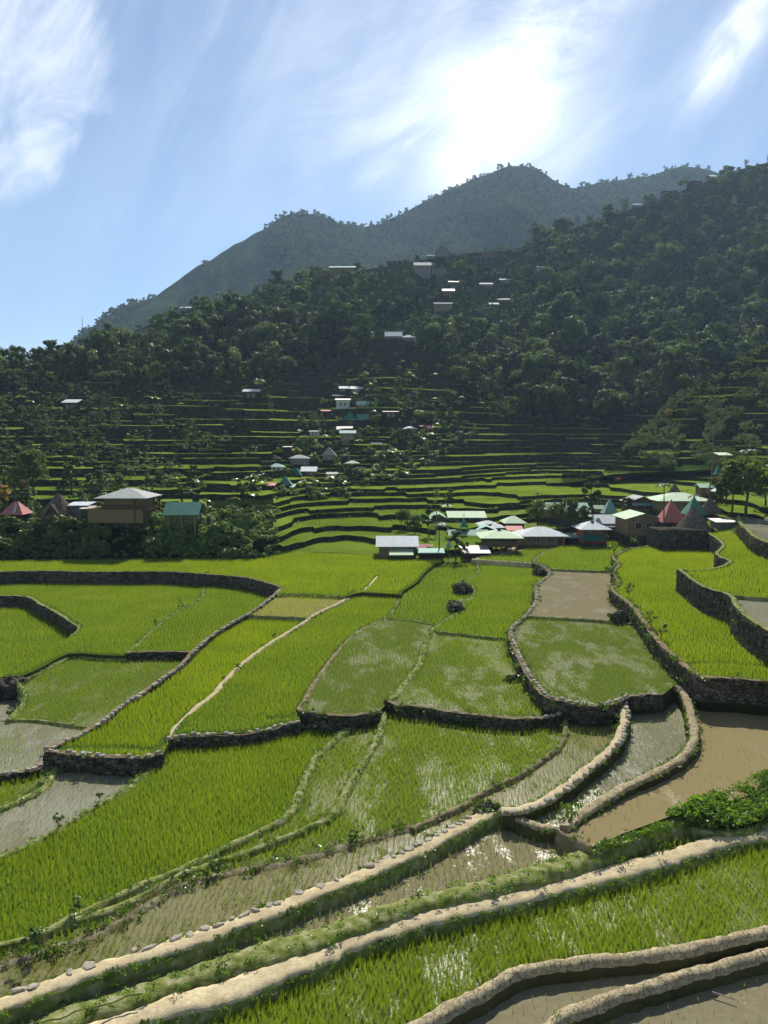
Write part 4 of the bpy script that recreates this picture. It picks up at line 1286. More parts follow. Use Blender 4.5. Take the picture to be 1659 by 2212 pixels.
def trunk(seed, h, r0, bend=.5, limbs=4, R0=2.5):
    r = random.Random(seed); b = MB(); p = Vector((0, 0, -.4)); pts = [p]
    for k in range(4):
        pts.append(Vector((r.gauss(0, bend * .3), r.gauss(0, bend * .3), h * (k + 1) / 4)))
    for k in range(4): b.tube(pts[k], pts[k + 1], r0 * (1 - k * .2), r0 * (1 - (k + 1) * .2), 6)
    for _ in range(limbs):
        k = r.randint(2, 4); a = r.uniform(0, 6.283)
        b.tube(pts[k], pts[k] + Vector((math.cos(a) * R0 * .6, math.sin(a) * R0 * .6, h * r.uniform(.15, .4))), r0 * .35, r0 * .1, 5)
    return b


CR = []   # unit kinds: crown mesh and trunk mesh
for i, (lobes, R0, Hc, leaf, nl, z0) in enumerate([(17, 2.9, 4.6, .36, 1100, 2.6), (22, 3.6, 3.8, .36, 1400, 3.0), (15, 2.2, 6.4, .34, 1000, 2.4),
                                                    (24, 4.2, 2.8, .36, 1400, 4.6), (13, 1.9, 4.8, .30, 800, 1.8), (18, 2.6, 5.6, .36, 1100, 2.2)]):
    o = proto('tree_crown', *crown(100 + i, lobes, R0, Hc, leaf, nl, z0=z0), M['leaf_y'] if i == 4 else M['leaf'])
    tb = trunk(200 + i, z0 + Hc * .6, .17 + .02 * i, .6, 5, R0)
    tm = proto('tree_trunk', tb.v, tb.f, M['bark'])
    CR.append((o, tm))
bshrubs = [proto('shrub', *crown(340 + i, 7, 1.2, 1.3, .16, 560, z0=.3), M['leaf_y' if i < 2 else 'bright_weed']) for i in range(3)]
shrubs = [proto('shrub', *crown(140 + i, 5, 1.25, 1.1, .17, 520, z0=.35), M['weed' if i < 2 else 'leaf_y']) for i in range(3)]
mtrees = [proto('far_tree', *crown(160 + i, 6, 4.2, 4.5, .75, 320, z0=1.5), M['leaf_m']) for i in range(3)]


def palm(seed, h, nf=11, fl=2.0, r0=.11, mat='leaf'):
    r = random.Random(seed); b = MB(); p = Vector((0, 0, -.3)); lean = r.uniform(-.03, .03)
    for k in range(6):
        q = Vector((lean * h * (k + 1) / 6, 0, h * (k + 1) / 6)); b.tube(p, q, r0 * (1 - k * .06), r0 * (1 - (k + 1) * .06), 7); p = q
    V, Fc = [], []
    for f in range(nf):
        a = 2 * math.pi * f / nf + r.uniform(-.25, .25); el = r.uniform(.5, 1.25); d = Vector((math.cos(a), math.sin(a), 0))
        prev = None
        for s in range(13):
            t = s / 12; c = p + d * fl * t * math.cos(el * (1 - t * .9)) + Vector((0, 0, fl * (math.sin(el) * t - .95 * t * t)))
            if prev is not None:
                side = Vector((-d.y, d.x, 0)); ln = fl * .30 * math.sin(math.pi * min(.97, t * .9 + .1))
                for sg in (-1, 1):
                    e = c + side * sg * ln + d * ln * .35 + Vector((0, 0, -ln * r.uniform(.15, .6)))
                    n = len(V); V += [prev, c, e + (c - prev) * .2, e]; Fc.append((n, n + 1, n + 2, n + 3))
            prev = c
    return b, (V, Fc)


def banana(seed):
    r = random.Random(seed); V, Fc = [], []
    for f in range(9):
        a = r.uniform(0, 6.283); d = Vector((math.cos(a), math.sin(a), 0)); side = Vector((-d.y, d.x, 0)); el = r.uniform(.7, 1.4); L_ = r.uniform(1.4, 2.1); w0 = .32
        n0 = len(V)
        for s in range(7):
            t = s / 6; c = Vector((0, 0, 1.3)) + d * L_ * t * math.cos(el) * 1.2 + Vector((0, 0, L_ * (math.sin(el) * t - .75 * t * t)))
            w = w0 * math.sin(math.pi * min(.98, .08 + t * .9))
            V += [c - side * w, c + side * w]
            if s: b = n0 + 2 * s - 2; Fc.append((b, b + 1, b + 3, b + 2))
    return V, Fc


bananas = [proto('banana_plant', *banana(180 + i), M['leaf_y']) for i in range(2)]


def tree(ci, loc, s, label, group=None, name='tree', mat=None, rz=None):
    root = empty(name, loc, random.uniform(0, 6.283) if rz is None else rz, label=label, cat='tree', group=group)
    root.scale = (s, s, s * random.uniform(.9, 1.15))
    c = bpy.data.objects.new('crown', CR[ci][0].data); COL.objects.link(c); c.parent = root
    t = bpy.data.objects.new('trunk', CR[ci][1].data); COL.objects.link(t); t.parent = root
    if mat:
        me = c.data.copy(); me.materials[0] = M[mat]; c.data = me
    return root


KNOLL = [(590, 1075), (545, 1045), (600, 985), (650, 905), (700, 862), (770, 800), (830, 760), (1000, 850), (1035, 950), (960, 985), (870, 1040), (770, 1075), (700, 1088)]
CLEAR = []          # picture boxes kept free of trees: in front of houses


def clear_at(x, y):
    return any(a < x < b and c < y < d for a, b, c, d in CLEAR)

# ------------------------------------------------------------ houses
def roof_mesh(kind, w, d, h, rise, ov, t=.09):
    """roof over a w x d box whose eaves are at height h; x across, y away"""
    b = MB(); X, Y, e = w / 2 + ov, d / 2 + ov, h - .04; top = h + rise
    if kind == 'gx':       # ridge across the view
        b.slab([(-X, -Y, e), (X, -Y, e), (X, 0, top), (-X, 0, top)], t); b.slab([(-X, 0, top), (X, 0, top), (X, Y, e), (-X, Y, e)], t)
    elif kind == 'gy':     # gable faces the camera
        b.slab([(0, -Y, top), (0, Y, top), (-X, Y, e), (-X, -Y, e)], t); b.slab([(0, -Y, top), (X, -Y, e), (X, Y, e), (0, Y, top)], t)
    elif kind in ('hip', 'hipg', 'pyr'):
        r = 0.02 if kind == 'pyr' else max(.3, X - Y * .95)
        A, B, C_, D_ = (-X, -Y, e), (X, -Y, e), (X, Y, e), (-X, Y, e); P, Q = (-r, 0, top), (r, 0, top)
        b.slab([A, B, Q, P], t); b.slab([C_, D_, P, Q], t); b.slab([B, C_, Q], t); b.slab([D_, A, P], t)
    elif kind == 'shed':
        b.slab([(-X, -Y, e), (X, -Y, e), (X, Y, top), (-X, Y, top)], t)
    elif kind == 'cone':   # thatch: steep, a little domed, ragged rim
        n = 28; r = random.Random(int(w * 100)); rings = []
        for k, (f, z_) in enumerate(((1.12, -.16), (1.05, .0), (.86, .20), (.62, .46), (.36, .72), (.14, .93), (.02, 1.0))):
            ring = []
            for q in range(n):
                a = 2 * math.pi * q / n; ca, sa = math.cos(a), math.sin(a); m = (abs(ca) ** 3.2 + abs(sa) ** 3.2) ** (-1 / 3.2)
                m = m * (1 - k / 9) + k / 9; j = 1 + r.uniform(-.035, .035)
                ring.append((ca * m * X * f * j, sa * m * Y * f * j, e + rise * z_ + (r.uniform(-.10, .05) if k < 2 else r.uniform(-.05, .05))))
            rings.append(ring)
        vs = [p for g in rings for p in g]
        b.add(vs, [(k * n + q, k * n + (q + 1) % n, (k + 1) * n + (q + 1) % n, (k + 1) * n + q) for k in range(6) for q in range(n)] + [tuple(range(6 * n, 7 * n)), tuple(range(n))[::-1]])
    return b


def window(par, x, y, z_, w=.8, h=.9, ax='y'):
    f = MB(); t = .06
    f.box(x - w / 2 - t, x + w / 2 + t, y - .07, y, z_ + h / 2, z_ + h / 2 + t); f.box(x - w / 2 - t, x + w / 2 + t, y - .09, y, z_ - h / 2 - t, z_ - h / 2)
    f.box(x - w / 2 - t, x - w / 2, y - .07, y, z_ - h / 2, z_ + h / 2); f.box(x + w / 2, x + w / 2 + t, y - .07, y, z_ - h / 2, z_ + h / 2)
    f.box(x - .025, x + .025, y - .065, y, z_ - h / 2, z_ + h / 2)
    fo = f.build('window', M['frame'], par)
    p = MB(); p.box(x - w / 2, x + w / 2, y - .035, y - .005, z_ - h / 2, z_ + h / 2); p.build('pane', M['glass'], fo)


HOUSES = []


def house(base, Y, w, h, rise, roof, rcol, wcol, label, d=None, yaw=0, ov=.45, win=None, stilt=0, lower=None, awn=None, name='house', cat='house', posts=False, found=2.6, storeys=1, door=True, gablet=False, sink=0, side=None):
    x, y = px(base)[0]
    if Y is None:
        g = HILL.at(x, y)
        while g is None: y += 1; g = HILL.at(x, y)
    else: g = at_y(x, y, Y)
    sc_ = g.y / FPX
    W_, H_, Rr = w * sc_, h * sc_, rise * sc_
    D_ = d if d else min(max(W_ * .8, 2.4), 8)
    far = g.y > 210
    g = g + Vector((0, D_ / 2, 0))
    root = empty(name, g, R(yaw), label=label, cat=cat)
    HOUSES.append((x, y, w, h + rise))
    CLEAR.append((x - w / 2 - 5, x + w / 2 + 5, y - h * .8 - rise, y + (7 if g.y < 200 else (12 if g.y < 300 else (20 if x < 1200 else 32)))))
    b = MB(); zs = stilt
    if not posts:
        b.box(-W_ / 2, W_ / 2, -D_ / 2, D_ / 2, zs, H_)
        if roof in ('gy',): b.add([(-W_ / 2, -D_ / 2 + .02, H_), (W_ / 2, -D_ / 2 + .02, H_), (0, -D_ / 2 + .02, H_ + Rr * .93), (-W_ / 2, -D_ / 2 + .22, H_), (W_ / 2, -D_ / 2 + .22, H_), (0, -D_ / 2 + .22, H_ + Rr * .93)],
                                  [(0, 1, 2), (5, 4, 3), (0, 2, 5, 3), (1, 4, 5, 2)])
        if roof in ('gx',):
            for sx in (-1, 1):
                x0 = sx * (W_ / 2 - .03); x1 = sx * (W_ / 2 - .2); yy_ = D_ / 2
                b.add([(x0, -yy_, H_), (x0, yy_, H_), (x0, 0, H_ + Rr * .93), (x1, -yy_, H_), (x1, yy_, H_), (x1, 0, H_ + Rr * .93)], [(0, 1, 2), (5, 4, 3), (0, 2, 5, 3), (1, 4, 5, 2)])
        if H_ - zs > .15: b.build('wall', M[wcol], root)
    r_ = roof_mesh(roof, W_, D_, H_, Rr, ov if roof != 'pyr' else ov * .6)
    ro = r_.build('roof', M[rcol], root)
    if gablet:
        q = MB(); gw, gh = W_ * .16, Rr * .42; zt = H_ + Rr
        q.add([(-gw, -.55, zt - gh), (gw, -.55, zt - gh), (0, -.55, zt + .12), (-gw, .3, zt - gh), (gw, .3, zt - gh), (0, .3, zt + .12)], [(0, 1, 2), (5, 4, 3), (0, 2, 5, 3), (1, 4, 5, 2), (0, 3, 4, 1)])
        q.build('gable_vent', M['darkwood'], ro)
    if posts or stilt:
        n = 3 if W_ > 4 else 2
        for sy in (-1, 1):
            for k in range(n):
                q = MB(); xx = -W_ / 2 + .15 + (W_ - .3) * k / (n - 1)
                q.box(xx - .11, xx + .11, sy * (D_ / 2 - .15) - .11, sy * (D_ / 2 - .15) + .11, -1.6, H_ if posts else stilt)
                q.build('post', M['conc' if stilt or rcol == 'r_teal' else 'wood'], root)
    if not posts and not stilt and found:
        q = MB(); q.box(-W_ / 2 - .05, W_ / 2 + .05, -D_ / 2 - .05, D_ / 2 + .05, -found, .0); q.build('foundation', M['stone'], root)
    if lower:
        q = MB(); x0, x1, hh, col = lower; x0 *= sc_; x1 *= sc_; hh *= sc_
        q.box(x0, x1, -D_ / 2 - .9, D_ / 2 - .5, -.3, hh); q.build('lower_storey', M[col], root)
    if awn:
        x0, x1, za, depth, drop, col = awn; x0, x1, za, drop = x0 * sc_, x1 * sc_, za * sc_, drop * sc_
        q = MB(); q.slab([(x0, -D_ / 2 - depth, za - drop), (x1, -D_ / 2 - depth, za - drop), (x1, -D_ / 2 + .02, za), (x0, -D_ / 2 + .02, za)], .06); q.build('awning', M[col], root)
    nw = win if win is not None else (0 if W_ < 2.2 or H_ - zs < 1.4 or posts else (2 if W_ < 7 else 3))
    if nw:
        nf = 2 if H_ - zs > 4.4 else 1
        for f in range(nf):
            zc = zs + (H_ - zs) * ((f + .58) / nf)
            for k in range(nw):
                xx = W_ * ((k + 1) / (nw + 1) - .5)
                window(root, xx, -D_ / 2, zc, min(.9, W_ * .16), min(.95, (H_ - zs) / nf * .42))
        if door and W_ > 4 and not far:
            q = MB(); xx = W_ * .40; q.box(xx - .4, xx + .4, -D_ / 2 - .05, -D_ / 2, zs + .05, zs + min(2.0, (H_ - zs) * .8)); do = q.build('door', M['wood'], root)
    return root, sc_, W_, H_, Rr, D_


# --- at the left, on the bank
root, s_, W_, H_, Rr, D_ = house("M 1150,402", 125, 84, 50, 19, 'hip', 'r_silver', 'tan', 'two storey tan house with a wide silver hip roof on the bank', d=6.5, ov=1.15, lower=(-72, 46, 27, 'tan'), win=2)
for k, (xx, yy_) in enumerate(((W_ / 2 + .9, -D_ / 2 - .7), (W_ / 2 + .9, 0), (W_ / 2 + .9, D_ / 2), (W_ / 2 - .9, -D_ / 2 - .9))):
    q = MB(); q.box(xx - .1, xx + .1, yy_ - .1, yy_ + .1, -1.5, H_); q.build('post', M['wood'], root)
q = MB(); q.box(-W_ / 2, W_ / 2 + 1.1, -D_ / 2 - .95, -D_ / 2 - .88, H_ * .5, H_ * .5 + .75); q.box(W_ / 2, W_ / 2 + 1.1, -D_ / 2 - .9, D_ / 2, H_ * .5 - .12, H_ * .5); q.build('balcony', M['wood'], root)
root, *_ = house("M 110,382", 127, 42, 9, 27, 'hip', 'r_rose', 'darkwood', 'low house with a faded red roof and one pale roof sheet', d=3.4, ov=.35)
q = MB(); q.slab([(.25, -1.9, .93), (.75, -1.9, .93), (.42, -.55, 2.32), (.05, -.55, 2.32)], .02)
q.build('pale_sheet', M['r_white'], root)
root, s_, W_, H_, Rr, D_ = house("M 495,388", 126, 62, 9, 46, 'cone', 'thatch', 'darkwood', 'thatched hut with a small front gable left of the tan house', d=4.6, ov=.25, name='thatched_hut', cat='hut', win=0)
q = MB(); q.add([(-1.0, -D_ * .56, H_ + .1), (1.0, -D_ * .56, H_ + .1), (0, -D_ * .56, H_ + 1.5), (-.8, 0, H_ + .1), (.8, 0, H_ + .1), (0, -.2, H_ + 1.6)], [(0, 1, 2), (0, 2, 5, 3), (1, 4, 5, 2)])
q.build('dormer', M['wood'], root); q = MB()
q.slab([(0, -D_ * .64, H_ + 1.75), (0, .1, H_ + 1.85), (-1.3, -.1, H_ + .2), (-1.35, -D_ * .64, H_ - .1)], .16); q.slab([(0, -D_ * .64, H_ + 1.75), (1.35, -D_ * .64, H_ - .1), (1.3, -.1, H_ + .2), (0, .1, H_ + 1.85)], .16)
q.build('dormer_thatch', M['thatch'], root)
house("M 727,390", 128, 38, 31, 4, 'shed', 'r_white', 'grey', 'narrow grey shed with a white roof between the thatched hut and the tan house', d=3, win=0)
house("M 808,375", 126.5, 22, 20, 4, 'shed', 'r_rust', 'wood', 'small rusty roofed lean-to against the tan house', d=1.6, win=0, ov=.25)
root, *_ = house("P 392,1133", 123.5, 62, 22, 25, 'gx', 'r_teal', 'wood', 'open sided shelter with a green roof standing on posts', d=4, ov=.6, posts=True, name='shelter', cat='shelter')
# --- the village on the right, front to back
house("O 345,948", 121, 80, 24, 17, 'gx', 'r_white', 'tan', 'tan house with a white roof and a lower pale green porch roof beside the rice', d=6.5, ov=.5, awn=(-18, 34, 17, 2.4, 8, 'r_pale'), win=2)
house("O 640,930", 124, 30, 14, 8, 'gx', 'r_rose', 'darkwood', 'small shack with a rose red roof behind the palm', d=2.5, win=0, ov=.3)
house("O 715,962", 119, 50, 13, 4, 'shed', 'r_aqua', 'darkwood', 'low dark shack with a thin green edged roof under the palm', d=2.5, win=0, ov=.3)
house("O 905,905", 123, 15, 6, 20, 'pyr', 'r_aqua', 'darkwood', 'narrow green peaked roof hidden among the bushes by the palm', d=1.3, win=0, ov=.3)
house("O 1200,965", 119.5, 52, 13, 9, 'shed', 'r_rust', 'darkwood', 'shed roofed with rusty loose sheets at the edge of the paddies', d=3.4, win=0, ov=.4)
root, s_, W_, H_, Rr, D_ = house("G 1110,772", 123.5, 70, 37, 13, 'hip', 'r_pale', 'brown', 'raised house on concrete posts with a pale green hip roof and balcony', d=6, ov=.9, stilt=1.35, gablet=True, win=2)
q = MB(); q.box(-W_ / 2 - .1, W_ / 2 + .1, -D_ / 2 - .8, -D_ / 2 - .72, 1.35, 2.15); q.box(-W_ / 2 - .1, W_ / 2 + .1, -D_ / 2 - .8, -D_ / 2, 1.23, 1.33); q.build('balcony', M['brown'], root)
root, s_, W_, H_, Rr, D_ = house("G 700,722", 133, 78, 14, 26, 'gx', 'r_mint', 'tan', 'long church with a mint green roof and a small spire', d=8.5, ov=.5, name='church', cat='church', win=3)
st = empty('steeple', (0, 0, 0)); st.parent = root; st.location = (-W_ * .13, -D_ * .16, H_ + Rr * .55)
for sx in (-1, 1):
    for sy in (-1, 1):
        q = MB(); q.box(sx * .5 - .05, sx * .5 + .05, sy * .5 - .05, sy * .5 + .05, -.9, 1.55); q.build('post', M['r_aqua'], st)
q = MB(); q.slab([(-.72, -.72, 1.5), (.72, -.72, 1.5), (0, 0, 3.2)], .04); q.slab([(.72, -.72, 1.5), (.72, .72, 1.5), (0, 0, 3.2)], .04); q.slab([(.72, .72, 1.5), (-.72, .72, 1.5), (0, 0, 3.2)], .04); q.slab([(-.72, .72, 1.5), (-.72, -.72, 1.5), (0, 0, 3.2)], .04)
q.build('spire', M['r_teal'], st)
q = MB(); q.box(-.03, .03, -.03, .03, 3.15, 3.85); q.box(-.2, .2, -.028, .028, 3.55, 3.62); q.build('cross', M['cross'], st)
house("G 660,490", 150, 74, 34, 10, 'gx', 'r_pale', 'brown', 'tall brown house with a pale green roof right behind the spire', d=7, ov=.5, win=3)
house("G 290,432", 150, 44, 17, 15, 'gy', 'r_mint', 'brown', 'brown house with a mint green gable left of the tall brown house', d=6, ov=.5)
house("G 410,238", 166, 27, 13, 6, 'hip', 'r_pale', 'brown', 'small square brown house with a pale hip roof above the other houses', d=2.6, ov=.4, gablet=True, win=1)
house("G 950,472", 144, 54, 9, 12, 'hip', 'r_white', 'brown', 'low house with a broad white roof behind the church', d=5, ov=.7)
house("G 905,502", 138.5, 44, 6, 11, 'gy', 'r_aqua', 'darkwood', 'aqua gabled roof just behind the church roof', d=4, ov=.6, win=0)
house("G 1290,432", 146, 38, 12, 13, 'hip', 'r_pale', 'brown', 'brown house with a pale green hip roof beside the dark trees', d=4.5, ov=.6)
house("G 1295,492", 140, 30, 6, 6, 'shed', 'r_rose', 'brown', 'small flat rose red roof between two pale roofs', d=2.5, ov=.3, win=0)
house("P 1174,1179", 130, 92, 22, 16, 'hip', 'r_white', 'tan', 'long low tan house with a silvery white hip roof at the paddy edge', d=6, ov=.7, win=2)
house("H 600,792", 131, 24, 13, 5, 'shed', 'r_aqua', 'darkwood', 'tiny lean-to with an aqua roof left of the red walled house', d=2, win=0, ov=.3)
root, s_, W_, H_, Rr, D_ = house("H 870,792", 128, 50, 31, 15, 'hip', 'r_white', 'redwall', 'red walled house with a white hip roof and a dark green lower awning', d=4.5, ov=.75, gablet=True, awn=(-34, 20, 18, 1.5, 10, 'r_green'), win=2)
q = MB(); q.box(-W_ / 2 + .05, W_ / 2 - .05, -D_ / 2 - .03, -D_ / 2 - .01, H_ * .55, H_ - .05); q.build('front_panel', M['brown'], root)
house("H 1040,632", 138, 60, 17, 16, 'gx', 'r_white', 'brown', 'wide white roof directly behind the red walled house', d=5, ov=.5, awn=(-20, 38, 16, 1.2, 6, 'r_silver'))
house("P 1390,1157", 129, 70, 37, 12, 'gy', 'r_pale', 'tan', 'big plain tan house with a low pale green gable at the paddy edge', d=7, ov=.6, win=2)
house("H 290,452", 156, 40, 18, 12, 'gx', 'r_teal', 'orange', 'orange walled house with a teal roof above the dark trees', d=5, ov=.6)
house("H 600,432", 152, 56, 9, 17, 'gx', 'r_aqua', 'brown', 'aqua roofed house half hidden by the dark trees', d=5, ov=.6)
house("H 930,382", 157, 18, 7, 7, 'gx', 'r_pale', 'tan', 'tiny tan house with a pale roof by the dark tree', d=1.8, ov=.25, win=0)
house("H 1085,417", 150, 30, 2, 31, 'pyr', 'r_aqua', 'darkwood', 'steep pale green peaked house above the white roofs', d=2.6, ov=.2, win=0)
house("H 1490,425", 148, 54, 29, 12, 'gy', 'r_silver', 'brown', 'brown house with a grey gable and a mint green awning', d=5, ov=.5, awn=(-34, 20, 27, 1.3, 5, 'r_aqua'))
house("I 570,765", 143, 104, 22, 15, 'hip', 'r_pale', 'tan', 'very wide low house with a glaring pale roof above the red pyramid roof', d=7, ov=.8, win=3)
house("I 460,545", 160, 20, 3, 19, 'cone', 'thatch', 'darkwood', 'small thatched cone just behind the very wide pale roof', d=1.9, ov=.2, name='thatched_hut', cat='hut', win=0)
house("I 440,935", 126, 46, 3, 48, 'pyr', 'r_rose', 'darkwood', 'hut with a steep red pyramid roof', d=3.6, ov=.4, name='pyramid_hut', cat='hut', win=0)
house("I 730,835", 133, 38, 3, 38, 'pyr', 'r_teal', 'darkwood', 'hut with a steep green pyramid roof behind the large thatched hut', d=3, ov=.4, name='pyramid_hut', cat='hut', win=0)
house("I 735,1062", 121, 48, 12, 47, 'cone', 'thatch', 'darkwood', 'large shaggy thatched hut on posts above the dark retaining wall', d=3.4, ov=.55, name='thatched_hut', cat='hut', stilt=.75, win=0)
house("I 940,805", 134, 36, 4, 30, 'cone', 'thatch', 'darkwood', 'thatched hut between the large thatched hut and the big tree', d=2.8, ov=.3, name='thatched_hut', cat='hut', win=0)
house("I 1110,1048", 122, 40, 23, 4, 'shed', 'r_rust', 'grey', 'grey shack with a rusty flat roof right of the large thatched hut', d=2.6, ov=.35, win=0)
house("I 870,575", 150, 28, 19, 8, 'gx', 'r_mint', 'brown', 'brown house with a narrow mint roof beside the white parasol roof', d=2.8, ov=.5, win=1)
house("I 985,592", 153, 30, 3, 32, 'pyr', 'r_green', 'darkwood', 'hut with a dark green pyramid roof beside the white parasol roof', d=2.6, ov=.3, name='pyramid_hut', cat='hut', win=0)
house("I 1055,602", 147, 24, 15, 11, 'pyr', 'r_white', 'wood', 'open shelter with a white peaked roof by the big tree', d=2, ov=.6, posts=True, name='shelter', cat='shelter')
house("I 1095,152", 170, 22, 19, 5, 'shed', 'r_pale', 'brown', 'tall narrow brown house highest above the village on the right', d=2.4, ov=.4, win=1)
house("I 1030,302", 164, 15, 2, 21, 'pyr', 'r_green', 'darkwood', 'small green peaked hut below the tall narrow house', d=1.4, ov=.3, name='pyramid_hut', cat='hut', win=0)
# retaining wall under the thatched hut, with rough stone face
x0, x1 = at_y(1424, 1146, 117.5), at_y(1531, 1146, 117.5)
V, Fc = [], []
for i in range(31):
    for j in range(7):
        x = x0.x + (x1.x - x0.x) * i / 30; zz = -17 + (x0.z + 17.05) * j / 6
        V.append((x, 117.5 + .25 * noise.noise(Vector((x * 1.3, zz * 1.3, 5))), zz + .12 * noise.noise(Vector((x, j, 2)))))
for i in range(30):
    for j in range(6): a = i * 7 + j; Fc.append((a, a + 7, a + 8, a + 1))
n0 = len(V); V += [(x0.x, 123, x0.z), (x1.x, 123, x0.z), (x0.x, 123, -17), (x1.x, 123, -17)]
Fc += [(6, 30 * 7 + 6, n0 + 1, n0), (0, 6, n0, n0 + 2), (210, n0 + 3, n0 + 1, 216)]
tag(mk('stone_wall', V, Fc, M['stone']), 'dark stone retaining wall under the large thatched hut', 'wall')

